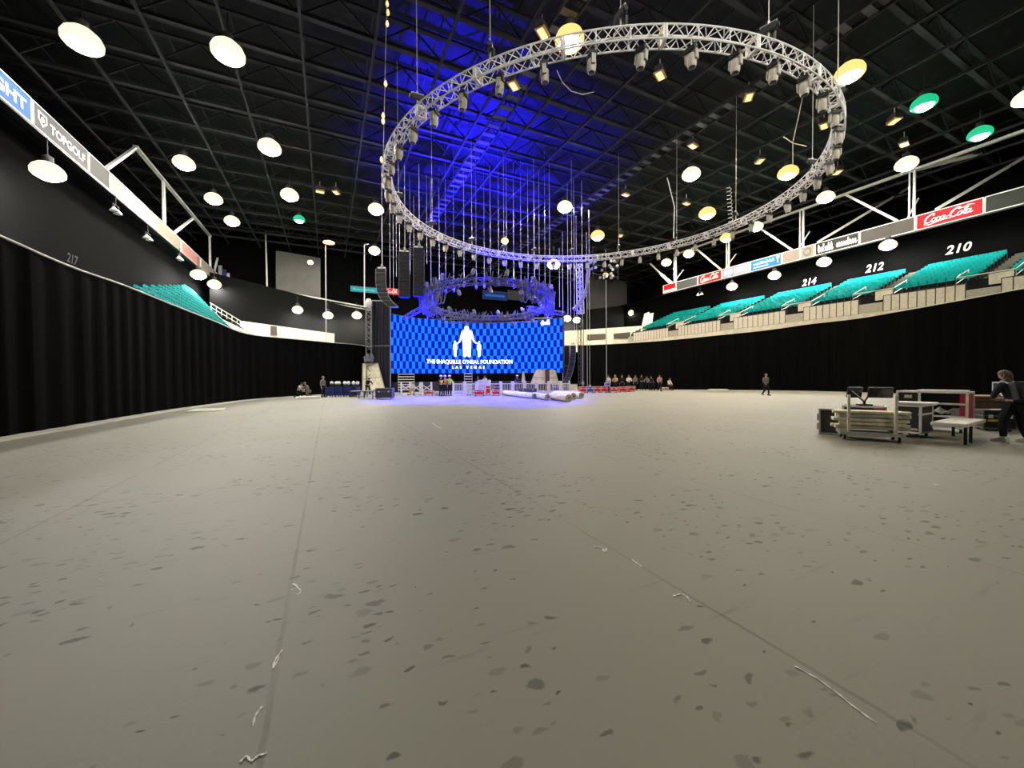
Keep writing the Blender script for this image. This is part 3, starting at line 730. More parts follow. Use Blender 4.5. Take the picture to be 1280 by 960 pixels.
hl = [(678, 42, 'just outside the near rim of the white ring'), (642, 108, 'inside the near ring rim at the edge of the blue roof'), (825, 95, 'inside the ring below its near top edge'), (936, 122, 'inside the ring among dark roof boxes'), (1030, 158, 'beside the inner rim on the seating side'), (1047, 216, 'just outside the ring rim above the frame over the seats'), (1130, 181, 'above the first lamp of the frame over the seats'), (1118, 152, 'between the green lamp and the ring rim'), (866, 183, 'above the lone white lamp inside the ring'), (950, 202, 'above the coiled cable inside the ring'), (782, 244, 'deep inside the ring opening'), (776, 295, 'beside the low yellowish lamp inside the ring'), (400, 240, 'between the second lamp row and the ring'), (420, 241, 'nearer the ring than its neighbour by the second lamp row'), (858, 255, 'left of nothing')]
hl[-1] = (858, 255, 'above the orange-yellow lamp and coiled cable')
for i, (px, py, w) in enumerate(hl):
    p = at_z(px, py, 21.4); lb = 'amber glowing roof unit '+w
    if i == 0: h0.location = p; h0['label'] = lb; h0.rotation_euler = (0, 0, .6)
    else: dup(h0, p, (0, 0, .6+.5*math.sin(i*3)), lb)
# vertical strand of amber lamps on the near roof
t = thing('lamp_strand', 'hanging vertical strand of small amber lamps left of the white ring'.replace('left of', 'outside'), 'lights', at_d(483, 120, 19.5))
b = MB(); q0 = at_d(484, -20, 19.5)-t.location; q1 = at_d(478, 236, 19.5)-t.location; b.tube(q0, q1, .02, 6); b.obj('strand_cable', M_chain, t)
for (px, py) in ((484, 4), (485, 15), (484, 29), (482, 104), (479, 144), (479, 151), (477, 199)):
    p = at_d(px, py, 19.5)-t.location; b = MB(); b.lathe([(.02, .14), (.06, .06), (.085, -.06), (.04, -.16)], 10, Matrix.Translation(p)); b.obj('amber_lamp', G_orange, t)

# ================================================================== BIG WHITE TRUSS RING
RC = c2w(5.016, 25.36, H+11+.01*25.36); RR = 12.42
ring = thing('truss_ring', 'huge white circular lattice truss hanging over the hall', 'truss', RC)
ring.rotation_euler = (Matrix.Rotation(-YAW, 3, 'Z') @ Matrix.Rotation(.01, 3, 'X')).to_euler()
bpy.context.view_layer.update()
RM = ring.matrix_world.copy()
def truss_segment(R, w, a, nz, rc, rw):
    b = MB(); ch = [(R-w/2, w/2), (R+w/2, w/2), (R+w/2, -w/2), (R-w/2, -w/2)]
    def P(r, z, t): return (r*math.cos(t), r*math.sin(t), z)
    for r, z in ch: b.path([P(r, z, a*k/8) for k in range(9)], rc, 6)
    for q in range(4):
        r1, z1 = ch[q]; r2, z2 = ch[(q+1) % 4]
        for k in range(nz):
            t0, t1 = a*k/nz, a*(k+1)/nz
            b.tube(P(*(ch[q] if k % 2 else ch[(q+1) % 4]), t0), P(*(ch[(q+1) % 4] if k % 2 else ch[q]), t1), rw, 5)
    n = len(b.f); return b, P, ch
b, P, ch = truss_segment(RR, .44, math.radians(15), 10, .030, .016)
for t0 in (.0, math.radians(15)-.006):           # end frames of each segment
    for q in range(4): b.bar(P(*ch[q], t0+.003), P(*ch[(q+1) % 4], t0+.003), .05, .07)
for t0 in (math.radians(5), math.radians(10)):
    for q in range(4): b.tube(P(*ch[q], t0), P(*ch[(q+1) % 4], t0), .02, 5)
me = b.mesh('truss_segment', M_truss)
for k in range(24):
    o = bpy.data.objects.new('truss_segment', me); COL.objects.link(o); o.parent = ring; o.rotation_euler = (0, 0, math.radians(15*k))
def ringpt(deg, r=RR, z=0.0): a = math.radians(deg); return RM @ Vector((r*math.cos(a), r*math.sin(a), z))
# moving heads hanging below it
def moving_head(body, lensm):
    t = thing('moving_head_light', '', 'stage light')
    b = MB(); b.box((0, 0, -.10), (.34, .26, .14)); b.obj('base', M_black, t, smooth=False)
    b = MB(); b.bar((-.10, 0, .10), (-.10, 0, -.04), .05); b.bar((.10, 0, .10), (.10, 0, -.04), .05); b.obj('clamp', M_dsteel, t, smooth=False)
    b = MB(); b.prism([(-.205, -.17), (.205, -.17), (.205, -.48), (.165, -.48), (.165, -.205), (-.165, -.205), (-.165, -.48), (-.205, -.48)], (0, -.07, 0), (1, 0, 0), (0, 0, 1), (0, 1, 0), .14); b.obj('yoke', body, t, smooth=False)
    b = MB(); b.lathe([(.09, -.24), (.15, -.28), (.155, -.46), (.145, -.60), (.125, -.68)], 14); h = b.obj('head', body, t)
    b = MB(); b.lathe([(.105, -.675), (.10, -.695), (.05, -.71)], 14); b.obj('lens', lensm, h)
    return t
mh = moving_head(M_headg, M_lensd); index_kids(mh)
for k in range(48):
    deg = -85.6+7.5*k; p = ringpt(deg, RR, -.33)
    rt = (random.uniform(-.08, .08), random.uniform(-.08, .08), math.radians(deg)+random.uniform(-.3, .3))
    lb = 'grey moving head light under the white ring, %s going around from the top hoist' % ordn(k)
    if k == 0: mh.location = p; mh.rotation_euler = rt; mh['label'] = lb; mh['group'] = 'moving heads under the white ring'
    else: dup(mh, p, rt, lb, 'moving heads under the white ring')
# chain hoists on top
def hoist():
    t = thing('chain_hoist', '', 'hoist')
    b = MB(); b.box((0, 0, .52), (.46, .2, .2)); b.tube((-.23, 0, .52), (-.33, 0, .52), .09, 10); b.tube((.23, 0, .52), (.31, 0, .52), .08, 10); b.obj('motor_body', M_dsteel, t)
    b = MB(); b.tube((.12, .12, .42), (.12, .12, .0), .08, 8, .06); b.obj('chain_bag', M_black, t)
    b = MB(); b.tube((0, 0, .42), (0, 0, .10), .03, 6); b.path([(0, -.05, .12), (0, -.27, -.18), (0, -.27, -.25)], .022, 5); b.path([(0, .05, .12), (0, .27, -.18), (0, .27, -.25)], .022, 5); b.obj('sling', M_steel, t)
    b = MB(); b.box((0, 0, .68), (.52, .06, .05)); b.tube((0, 0, .62), (0, 0, .78), .04); b.obj('top_hook', M_alu, t)
    b = MB(); b.tube((0, 0, .7), (0, 0, 9.2), .018, 6); b.obj('lift_chain', M_chain, t)
    return t
ho = hoist(); index_kids(ho)
HA = [-136.3, -117.5, -96.3, -71.8, -45, 178.1, 154.5, 133, 117.3, 103.2, 86.2, 65.8, 41.9, 18.2, -15.3]
for k, deg in enumerate(HA):
    p = ringpt(deg, RR, .24); lb = 'chain hoist on the white ring, %s of those listed clockwise' % ordn(k)
    lb = 'dark chain hoist holding the white ring, ' + ['on the upper rim beside the amber strand', 'second along the rim from the amber strand', 'at the very top of the rim', 'next along the rim from the top hoist', 'beside the bright yellow lamp at the rim', 'on the rim above the tall speaker columns', 'far rim at the blue roof edge', 'far rim, second from the speakers', 'far rim, third from the speakers', 'far rim above the screen emblem', 'on the far rim above the white lamp', 'on the far rim above the hanging light cluster', 'on the rim below a bent cable', 'on the rim beside the coiled cable', 'on the rim at the seating side frame'][k]
    if k == 0: ho.location = p; ho['label'] = lb; ho['group'] = 'hoists of the white ring'
    else: dup(ho, p, (0, 0, math.radians(deg)), lb, 'hoists of the white ring')
# forked, bent, coiled cables seen inside the ring
def cable(name, label, pts, r, cat='cable', m=M_chain, group=None):
    b = MB(); b.path(pts, r, 6); return tag(b.obj(name, m), label, cat, group)
b = MB(); d = 26
b.path([at_d(1004, 118, d), at_d(991, 178, d), at_d(991, 205, d)], .03, 6); b.path([at_d(979, 171, d), at_d(991, 179, d), at_d(1008, 183, d)], .03, 6)
tag(b.obj('forked_cable', M_chain), 'pale forked cable above a yellow lamp inside the ring', 'cable')
cable('bent_cable', 'pale cable with a bend above the far ring rim', [at_d(834, 222, 32), at_d(843, 258, 32), at_d(842, 298, 32)], .035)
b = MB(); p = at_d(911, 233, 30); q = at_d(914, 280, 30)
n = 60; b.path([p+(q-p)*(i/n)+Vector((.16*math.cos(i*1.05), .16*math.sin(i*1.05), 0)) for i in range(n+1)], .03, 5)
tag(b.obj('coiled_cable', M_chain), 'coiled dark and pale cable hanging to the ring rim', 'cable')
cable('power_cable', 'thin looping cable slung inside the near ring rim', [at_d(696, 88, 16), at_d(703, 103, 16.2), at_d(714, 114, 16.5), at_d(728, 118, 17), at_d(742, 115, 17.5)], .018)
# ================================================================== VIDEO SCREEN (curved LED wall)
A3 = [at_d(489, 470, 43), at_d(596, 470, 50), at_d(703.5, 470, 46.7)]
def circ(a, b, c):
    ax, ay, bx, by, cx, cy = a.x, a.y, b.x, b.y, c.x, c.y
    d = 2*(ax*(by-cy)+bx*(cy-ay)+cx*(ay-by))
    ux = ((ax*ax+ay*ay)*(by-cy)+(bx*bx+by*by)*(cy-ay)+(cx*cx+cy*cy)*(ay-by))/d
    uy = ((ax*ax+ay*ay)*(cx-bx)+(bx*bx+by*by)*(ax-cx)+(cx*cx+cy*cy)*(bx-ax))/d
    return Vector((ux, uy)), math.hypot(ax-ux, ay-uy)
SCc, SR = circ(*A3)
th = [math.atan2(p.y-SCc.y, p.x-SCc.x) for p in A3]
TH0, TH1 = th[0], th[2]
if TH0 < TH1: TH0 += 2*PI
SL = SR*(TH0-TH1); SZ0, SZ1 = 2.12, 8.68
def scr(s, z, off=0.0):           # s metres from the near-curtain end, off towards the hall
    a = TH0-s/SR; r = SR-off; return Vector((SCc.x+r*math.cos(a), SCc.y+r*math.sin(a), z))
def scr_px(px, py):
    r, D = ray(px, py); ox, oy = -SCc.x, -SCc.y
    A = r.x**2+r.y**2; B = 2*(ox*r.x+oy*r.y); C = ox*ox+oy*oy-SR*SR
    t = (-B+math.sqrt(B*B-4*A*C))/(2*A); p = O+r*t; a = math.atan2(p.y-SCc.y, p.x-SCc.x)
    if a < TH1-1e-6: a += 2*PI
    return (TH0-a)*SR, p.z
def led_mat():
    m, nt, b = nt_material('led_checker'); N = nt.nodes.new; L = nt.links.new
    uv = N('ShaderNodeTexCoord'); ck = N('ShaderNodeTexChecker'); ck.inputs['Scale'].default_value = 1
    ck.inputs['Color1'].default_value = (.0, .006, .55, 1); ck.inputs['Color2'].default_value = (.008, .235, 1, 1)
    L(uv.outputs['UV'], ck.inputs['Vector']); b.inputs['Base Color'].default_value = (.005, .005, .01, 1)
    L(ck.outputs['Color'], b.inputs['Emission Color']); b.inputs['Emission Strength'].default_value = 1.05; b.inputs['Roughness'].default_value = .9; b.inputs['Specular IOR Level'].default_value = .02
    return m
scrn = thing('video_screen', 'huge curved blue checkered video screen with white family emblem and lettering', 'screen', (0, 0, 0))
n = 72; mb = MB()
for i in range(n+1):
    s = SL*i/n; mb.v += [tuple(scr(s, SZ0)), tuple(scr(s, SZ1))]
mb.f = [(2*i, 2*i+1, 2*i+3, 2*i+2) for i in range(n)]; mb.m = [0]*n
o = mb.obj('display', led_mat(), scrn, smooth=False); uvl = o.data.uv_layers.new(name='UVMap')
for poly in o.data.polygons:
    for li in poly.loop_indices:
        vi = o.data.loops[li].vertex_index; uvl.data[li].uv = ((vi//2)/n*52, (vi % 2)*7.6+.4)
mb = MB()
for i in range(n+1):
    s = SL*i/n
    for z, of in ((SZ0-.05, -.03), (SZ1+.05, -.03), (SZ1+.05, -.35), (SZ0-.05, -.35)): mb.v.append(tuple(scr(s, z, of)))
for i in range(n):
    for k in range(4): mb.f.append((4*i+k, 4*i+(k+1) % 4, 4*i+4+(k+1) % 4, 4*i+4+k))
mb.f += [(0, 1, 2, 3), (4*n, 4*n+3, 4*n+2, 4*n+1)]; mb.m = [0]*len(mb.f)
mb.obj('screen_cabinets', M_black, scrn, smooth=False)
L_white = glow('led_white', (1, 1, 1), 1.6)
def on_screen(shape, px0, px1, py0, py1, name, m=L_white, off=.05):
    s0, z1 = scr_px(px0, py0); s1, z0 = scr_px(px1, py1)
    return put2d(shape, lambda a, b: scr(s0+(s1-s0)*a, z0+(z1-z0)*b, off), name, m, scrn)
on_screen(text2d("THE SHAQUILLE O'NEAL FOUNDATION", .02), 533, 640.5, 448.8, 455.4, 'lettering')
on_screen(text2d("LAS VEGAS", .03, 0, 1.9), 565, 606, 457.2, 460.8, 'small_lettering')
on_screen(wavy_word(6, 11), 676, 688, 400.5, 405.5, 'corner_lettering')
man = [(.44, 1), (.54, 1.0), (.58, .955), (.565, .90), (.60, .87), (.70, .83), (.735, .70), (.77, .56), (.83, .49), (.90, .46), (.91, .43), (.84, .435), (.74, .50), (.67, .62), (.66, .50), (.645, .25), (.64, .02), (.56, 0), (.50, .05), (.44, 0), (.36, .02), (.355, .25), (.345, .50), (.335, .62), (.26, .49), (.17, .42), (.10, .41), (.10, .44), (.18, .48), (.235, .56), (.27, .70), (.31, .83), (.40, .87), (.435, .90), (.41, .955)]
kid = lambda x, f: [(x+f*(a-.5)*.19, b) for a, b in [(.4, .52), (.6, .52), (.68, .48), (.64, .44), (.85, .40), (.95, .26), (.82, .22), (.74, .02), (.54, 0), (.5, .06), (.44, 0), (.28, .03), (.22, .22), (.06, .28), (.14, .40), (.36, .44), (.32, .48)]]
def polyset(L):
    vs, fs = [], []
    for p in L: fs.append(tuple(range(len(vs), len(vs)+len(p)))); vs += p
    return vs, fs
def tri_outline(p):                 # ear-free: build through a filled curve
    cu = bpy.data.curves.new('o', 'CURVE'); cu.dimensions = '2D'; cu.fill_mode = 'BOTH'
    sp = cu.splines.new('POLY'); sp.points.add(len(p)-1); sp.use_cyclic_u = True
    for i, q in enumerate(p): sp.points[i].co = (q[0], q[1], 0, 1)
    o = bpy.data.objects.new('o', cu); COL.objects.link(o); me = bpy.data.meshes.new_from_object(o.evaluated_get(bpy.context.evaluated_depsgraph_get()))
    vs = [(v.co.x, v.co.y) for v in me.vertices]; fs = [tuple(f.vertices) for f in me.polygons]
    bpy.data.objects.remove(o); bpy.data.curves.remove(cu); bpy.data.meshes.remove(me); return vs, fs
for nm, p in (('emblem_adult', man), ('emblem_child', kid(.06, 1)), ('emblem_child', kid(.955, -1))):
    on_screen(tri_outline(p), 566.5, 600.5, 407, 446.5, nm, off=.05)
bpy.context.view_layer.update()
# screen flown from cables
# stage deck under the screen
M_stage = mat('stage_black', (.014, .014, .018), .6)
def arc_deck(r0, r1, z, name, m):
    mb = MB(); n = 40
    for i in range(n+1):
        s = SL*(i/n)
        for of, zz in ((r0, 0.0), (r0, z), (r1, z), (r1, 0.0)): mb.v.append(tuple(scr(s, zz, of)))
    for i in range(n):
        for k in range(4): mb.f.append((4*i+k, 4*i+(k+1) % 4, 4*i+4+(k+1) % 4, 4*i+4+k))
    mb.f += [(0, 3, 2, 1), (4*n, 4*n+1, 4*n+2, 4*n+3)]; mb.m = [0]*len(mb.f); return mb.obj(name, m, smooth=False)
st = arc_deck(-1.2, 2.2, 1.05, 'stage_deck', M_stage); tag(st, 'low black curved stage deck under the blue video screen', 'stage')
kb = MB()
for i in range(14): kb.bar(scr(SL*(i+.5)/14, .05, 2.23), scr(SL*(i+.5)/14, 1.0, 2.23), .06)
kb.obj('stage_leg', mat('stage_leg', (.10, .10, .12), .5), st)

# ================================================================== STAGE TRUSS RING, blue lit, with fixtures and cable tangles
TC = at_d(610, 380, 41.5); TC.z = 9.55; TR = 6.7
ring2 = thing('stage_truss_ring', 'smaller tilted truss ring crowded with fixtures in blue light above the screen', 'truss', TC)
ring2.rotation_euler = (Matrix.Rotation(-YAW, 3, 'Z') @ Matrix.Rotation(-math.radians(5.5), 3, 'X')).to_euler(); bpy.context.view_layer.update(); RM2 = ring2.matrix_world.copy()
b, P, ch = truss_segment(TR, .5, math.radians(30), 10, .04, .022)
for q in range(4): b.bar(P(*ch[q], .004), P(*ch[(q+1) % 4], .004), .06)
M_truss2 = mat('stage_truss', (.10, .10, .12), .4, .2)
me = b.mesh('truss_segment', M_truss2)
for k in range(12):
    o = bpy.data.objects.new('truss_segment', me); COL.objects.link(o); o.parent = ring2; o.rotation_euler = (0, 0, math.radians(30*k))
def r2pt(deg, r=TR, z=0.0): a = math.radians(deg); return RM2 @ Vector((r*math.cos(a), r*math.sin(a), z))
M_fx = mat('fixture_pale', (.16, .16, .19), .4)
mh2 = moving_head(M_fx, M_lensd); index_kids(mh2)
for k in range(28):
    deg = 4+360/28*k; up = k % 2 == 0
    p = r2pt(deg, TR+(.2 if up else -.1), .36 if up else -.36); rt = (PI*.9 if up else random.uniform(-.5, .5), random.uniform(-.5, .5), math.radians(deg))
    lb = '%s fixture %s the stage truss ring, %s around it clockwise seen from below' % ('upturned' if up else 'hanging', 'on top of' if up else 'under', ordn(k))
    if k == 0: mh2.location = p; mh2.rotation_euler = rt; mh2['label'] = lb; mh2['group'] = 'fixtures on the stage ring'; mh2.scale = (1.1,)*3
    else: dup(mh2, p, rt, lb, 'fixtures on the stage ring', (1.1,)*3)
# drooping cable bundles at the four hang points
M_cabl = mat('loom_cable', (.07, .07, .09), .5)
def tangle(deg, spread, n, drop, label):
    b = MB()
    for i in range(n):
        a0 = deg+random.uniform(-spread, spread); a1 = a0+random.uniform(-16, 16)
        p = r2pt(a0, TR+random.uniform(-.3, .5), random.uniform(.2, .9)); q = r2pt(a1, TR+random.uniform(-.4, .5), random.uniform(-.2, .7)); dp = random.uniform(.3, 1)*drop
        b.path([p+(q-p)*(t/8)-Vector((0, 0, dp*4*(t/8)*(1-t/8))) for t in range(9)], random.uniform(.03, .065), 5)
    tag(b.obj('cable_tangle', M_cabl), label, 'cables', None, 'stuff')
tangle(200, 36, 80, 2.0, 'blue lit tangle of drooping cables on the stage ring towards the hanging speakers')
tangle(-20, 36, 80, 2.0, 'blue lit tangle of drooping cables on the stage ring towards the seating side')
tangle(90, 70, 70, 1.1, 'cable loops along the far rim of the stage ring just over the screen')
tangle(-90, 50, 44, .7, 'cable loops along the near top rim of the stage ring')
# straight truss arm from the ring to the screen edge
def straight_truss(name, label, p, q, w, m, nz=None, rc=.03, rw=.018, cat='truss'):
    p, q = Vector(p), Vector(q); L = (q-p).length; sd, d, u = frame(q-p); nz = nz or max(4, int(L/w)); b = MB()
    cs = [(-w/2, -w/2), (w/2, -w/2), (w/2, w/2), (-w/2, w/2)]
    P = lambda c, t: p+sd*c[0]+u*c[1]+d*(L*t)
    for c in cs: b.tube(P(c, 0), P(c, 1), rc, 6)
    for k in range(4):
        c, e = cs[k], cs[(k+1) % 4]
        for i in range(nz): b.tube(P(c if i % 2 else e, i/nz), P(e if i % 2 else c, (i+1)/nz), rw, 5)
        b.tube(P(c, 0), P(e, 0), rc, 5); b.tube(P(c, 1), P(e, 1), rc, 5)
    return tag(b.obj(name, m), label, cat)
straight_truss('straight_truss', 'blue lit straight truss arm reaching from the screen corner up to the stage ring', at_d(505, 398, 42), at_d(545, 376, 41), .4, M_truss2)
straight_truss('straight_truss', 'blue lit straight truss behind the top edge of the screen', at_d(520, 402, 48.5), at_d(690, 400, 49), .5, M_truss2)
straight_truss('straight_truss', 'thin truss arm from the stage ring towards the speaker right of the screen'.replace('right of', 'beyond'), at_d(660, 385, 40), at_d(704, 392, 44), .4, M_truss2)
# bare blue spots: those on the ring point at the roof, the rest are added
def spot(p, tgt, power, col, ang, blend=.6, rad=.3):
    l = bpy.data.lights.new('bare_spot', 'SPOT'); l.energy = power; l.color = col; l.spot_size = math.radians(ang); l.spot_blend = blend; l.shadow_soft_size = rad
    o = bpy.data.objects.new('bare_spot', l); COL.objects.link(o); o.location = p; o.rotation_euler = (Vector(tgt)-Vector(p)).to_track_quat('-Z', 'Y').to_euler(); return o
BLUE = (.015, .01, 1)
for (px, py, a) in ((572, 185, 140), (612, 222, 105), (655, 262, 45), (575, 260, 75)):
    spot(r2pt(a, TR-.3, 1.1), at_z(px, py, 23), 210000, BLUE, 38)
for a in range(0, 360, 30):  # added spots above the ring, no fixtures, to turn truss and cables blue
    spot(r2pt(a, TR+.1, 3.0), r2pt(a, TR, -2), 6000, (.004, .002, 1), 64)
for px, tx, ty in ((520, 545, 384), (600, 600, 384), (690, 672, 384)):  # added spots near the floor that light the ring's camera side blue
    q = at_z(px, 492, .0); q.z = .9; spot(q, at_d(tx, ty, 40), 90000, (.003, .002, 1), 70, .8)
for a, px in ((-125, 530), (-90, 595), (-55, 660)):  # bare spots under the ring add to the screen's blue on the floor
    spot(r2pt(a, TR+.3, -1.5), at_z(px, 498), 52000, (.012, .01, 1), 52, 1.0)

# ================================================================== SPEAKER COLUMNS
M_grille = mat('speaker_grille', (.012, .012, .013), .8, scale=40); M_cabs = mat('speaker_shell', (.05, .05, .052), .5); M_cabw = mat('speaker_side', (.30, .30, .29), .5)
def line_array(label, pts, w, dpt, front, shell=M_cabs, n=None):
    p0 = Vector(pts[0]); t = thing('speaker_column', label, 'speaker', p0); n = n or len(pts)-1
    fr = Vector(front).normalized(); sd = Vector((fr.y, -fr.x, 0))
    b = MB(); b.bar(Vector((0, 0, .18))-sd*w*.4, Vector((0, 0, .18))+sd*w*.4, .12); b.tube((0, 0, .2), (0, 0, .5), .07); b.obj('flying_frame', M_steel, t)
    for a, c in zip(pts, pts[1:]):
        a, c = Vector(a)-p0, Vector(c)-p0; d = (c-a); L = d.length; d.normalize(); f = (fr-d*fr.dot(d)).normalized()
        R = Matrix((sd, f, -d)).transposed(); m = (a+c)/2
        b = MB(); b.prism([(-w/2, dpt*.5), (w/2, dpt*.5), (w*.36, -dpt*.5), (-w*.36, -dpt*.5)], m+d*(L*.48), sd, f, -d, L*.96); k = b.obj('cabinet', shell, t, smooth=False)
        b = MB(); b.box(m+f*(dpt*.5+.02), (w*.92, .05, L*.86), R); b.obj('grille', M_grille, k, smooth=False)
        b = MB()
        for s in (-1, 1): b.box(m+sd*s*w*.5+f*dpt*.3, (.05, .12, L*1.0), R)
        b.obj('rigging_plate', M_steel if False else MATS['mid_steel'], k, smooth=False)
    return t
FR = (O-at_d(520, 340, 38)); FR.z = 0
def colpts(px0, px1, py0, py1, d, n): return [at_d(px0+(px1-px0)*i/n, py0+(py1-py0)*i/n, d) for i in range(n+1)]
line_array('tall black hanging speaker column nearer the blue screen, one of two straight ones', colpts(523.5, 523.5, 311, 371, 38, 12), 1.0, .7, FR)
line_array('tall black hanging speaker column farther from the blue screen, one of two straight ones', colpts(505.5, 505.5, 316, 372, 38, 12), 1.0, .7, FR)
cp = [at_d(px, py, 38) for px, py in ((477, 337), (477, 342), (477, 347), (477, 352), (477.4, 357), (478, 362), (479.3, 367), (481.3, 372), (484.2, 376.5), (488, 380.5), (492.5, 384))]
line_array('grey hanging speaker column curving inward at its foot beside the small red sign', cp, .95, .7, FR+Vector((-10, -3, 0)), M_cabw)
cp = [at_d(px, py, 44) for px, py in ((716.5, 432), (716.5, 437), (716.4, 442), (716, 447), (715.4, 452), (714.6, 457), (713.4, 462), (712, 467), (710.2, 472), (708, 476))]
line_array('curved speaker column with blue lit edge beyond the seating-side end of the screen', cp, .6, .7, Vector((-.6, -.8, 0)), mat('speaker_blue_lit', (.08, .09, .3), .4))  # blue light on the shell is put into its colour
# black scrim and frames beside the screen
def scrim(label, quad, d, m=M_drape):
    P = [at_d(px, py, d) for px, py in quad]; b = MB(); n = 16
    vs = []
    for i in range(n+1):
        for z in (0, 1):
            p = P[0].lerp(P[1], i/n) if z == 0 else P[3].lerp(P[2], i/n); w = .06*math.sin(i*2.4); vs.append(p+Vector((-w*.4, w, 0)))
    b.add(vs, [(2*i, 2*i+1, 2*i+3, 2*i+2) for i in range(n)]); o = b.obj('black_scrim', m); tag(o, label, 'scrim')
    b = MB(); b.bar(P[0], P[1], .1); b.bar(P[0], P[3], .08); b.bar(P[1], P[2], .08); b.bar(P[0].lerp(P[3], .52), P[1].lerp(P[2], .52), .05); b.obj('scrim_pipe', MATS['mid_steel'], o)
scrim('tall black scrim panel between the lattice tower and the screen edge', [(464, 376), (488, 376), (488, 484), (464, 484)], 42.5, mat('scrim_cloth', (.008, .008, .014), .9))
scrim('black scrim strip between the screen end and the curved blue-edged speaker', [(703.5, 432), (712, 432), (712, 481), (703.5, 481)], 47.5, MATS['scrim_cloth'])
# lattice tower with lifting head, poles
straight_truss('lattice_tower', 'pale lattice tower standing beside the tall black scrim', at_d(461, 486, 42), at_d(461, 386, 42), .55, mat('tower_steel', (.12, .118, .11), .4, .3), rc=.04, rw=.026, cat='tower')
b = MB(); p = at_d(461, 384, 42); b.lathe([(.25, 0), (.36, .15), (.36, .6), (.2, .9)], 12, Matrix.Translation(p)); tag(b.obj('tower_head', M_steel), 'pale rounded pulley head on top of the lattice tower', 'pulley')
b = MB(); b.bar(at_d(455.5, 306, 42), at_d(455.5, 384, 42), .10); b.bar(at_d(455.5, 306, 42), at_d(461, 305, 42), .1); tag(b.obj('mast_pole', M_white), 'white hooked mast pole rising above the lattice tower', 'pole')
b = MB(); b.box(at_d(461, 450, 41.5), (.9, .5, .4))
for k in range(7): b.ell(at_d(456+k*1.7, 447+3*math.sin(k*2.1), 41.3), (.14, .14, .18), 8, 6)
tag(b.obj('fixture_cluster', M_fx), 'small cluster of pale fixtures halfway down the lattice tower', 'stage lights', None, 'stuff')
# seating-side lattice mast
straight_truss('lattice_tower', 'pale lattice mast with sagging cables between the white lamp and hanging cluster', at_d(724, 331, 42), at_d(726, 392, 42), .5, M_steel, rc=.035, rw=.024, cat='tower')
b = MB(); b.path([at_d(736, 336, 41.8), at_d(734, 350, 41.8), at_d(732, 366, 41.8), at_d(724, 380, 41.8), at_d(717, 387, 41.8)], .22, 7)
tag(b.obj('cable_loom', mat('loom_grey', (.22, .21, .19), .6)), 'thick grey cable loom sagging beside the pale lattice mast', 'cable')
# dark pole with fixtures, right of the screen, and its head
straight_truss('lattice_mast', 'dark lattice mast of lamps before the lit concourse', at_d(726, 400, 44), at_d(726.5, 480, 44), .45, M_dsteel, cat='tower')
# hanging cluster of small lights
t = thing('light_cluster', 'hanging cluster of small glinting lights before the far grey screen', 'stage lights', at_d(757, 333, 40))
for k in range(26):
    b = MB(); q = Vector((random.uniform(-1.6, 1.6), random.uniform(-.5, .5), random.uniform(-1.4, 1.3))); b.lathe([(.05, .12), (.13, .05), (.15, -.1), (.13, -.12)], 9, Matrix.Translation(q) @ Matrix.Rotation(random.uniform(-.9, .9), 4, 'X') @ Matrix.Rotation(random.uniform(-.9, .9), 4, 'Y')); b.obj('lamp_can', MATS['mid_steel'] if k % 3 else M_white, t)
b = MB()
for z in (-.9, 0, .9): b.bar((-1.7, 0, z), (1.7, 0, z), .06)
for x in (-1.6, 0, 1.6): b.bar((x, 0, -1.2), (x, 0, 1.8), .05)
b.obj('hanging_frame', M_dsteel, t)

# ================================================================== HANGING CABLES
def hang(px, py0, py1, d, r=.022, m=M_chain, label='', group=None, hook=True):
    p = at_d(px, py0, d); q = at_d(px+(py1-py0)*.006, py1, d); b = MB(); b.tube(p, q, r, 5)
    o = b.obj('hanging_cable', m); tag(o, label, 'cable', group)
    if hook:
        h = MB(); h.box(q+Vector((0, 0, .1)), (.22, .14, .34)); h.path([q, q+Vector((.12, 0, -.14)), q+Vector((0, 0, -.26)), q+Vector((-.1, 0, -.16))], .03, 5); h.obj('cable_hook', MATS['mid_steel'], o)
random.seed(11)
for i, px in enumerate((548, 556, 566, 579, 594, 604, 612, 622, 632, 641, 650, 659, 667, 673, 680, 686)):
    hang(px+.3, 200+random.uniform(-25, 25), 352+abs(px-612)*.22+random.uniform(-4, 4), 40+random.uniform(-1.5, 3), .02 if i % 3 else .03, M_chain, 'thin pale hoist cable dropping from the dark roof to the stage truss ring', 'cables to the stage ring')
for i, px in enumerate((487, 491, 495, 499, 512, 517, 533, 538)):
    hang(px, 215+random.uniform(0, 40), 335+random.uniform(-8, 40), 39+random.uniform(-1, 2), .02, M_chain, 'thin pale cable among the hanging speaker columns', 'cables at the speaker columns', False)
for i, (px, y1) in enumerate(((505.5, 316), (523.5, 311), (477, 337))):
    hang(px, 205, y1-2, 38, .03, M_white, ['pale lift cable of the black speaker column farther from the screen', 'pale lift cable of the black speaker column nearer the screen', 'pale lift cable of the curving grey speaker column'][i], None)
for i, (px, y0, y1) in enumerate(((703, 290, 392), (709, 230, 392), (717, 225, 420), (720, 270, 430), (727, 225, 480), (733, 290, 486), (736, 262, 484), (699, 310, 384), (713, 320, 396))):
    hang(px, y0, y1, 42, .026, M_chain, 'thin pale cable in the upright bunch beyond the seating-side end of the screen', 'cables beyond the screen end', i in (4, 5, 6))
hang(757.5, 350, 480, 40, .045, MATS['mid_steel'], 'thick dim cable hanging under the small light cluster down to the cases')
hang(407, 302, 478, 39, .05, M_steel, 'tall pale cable with amber lamp top before the long curtain')
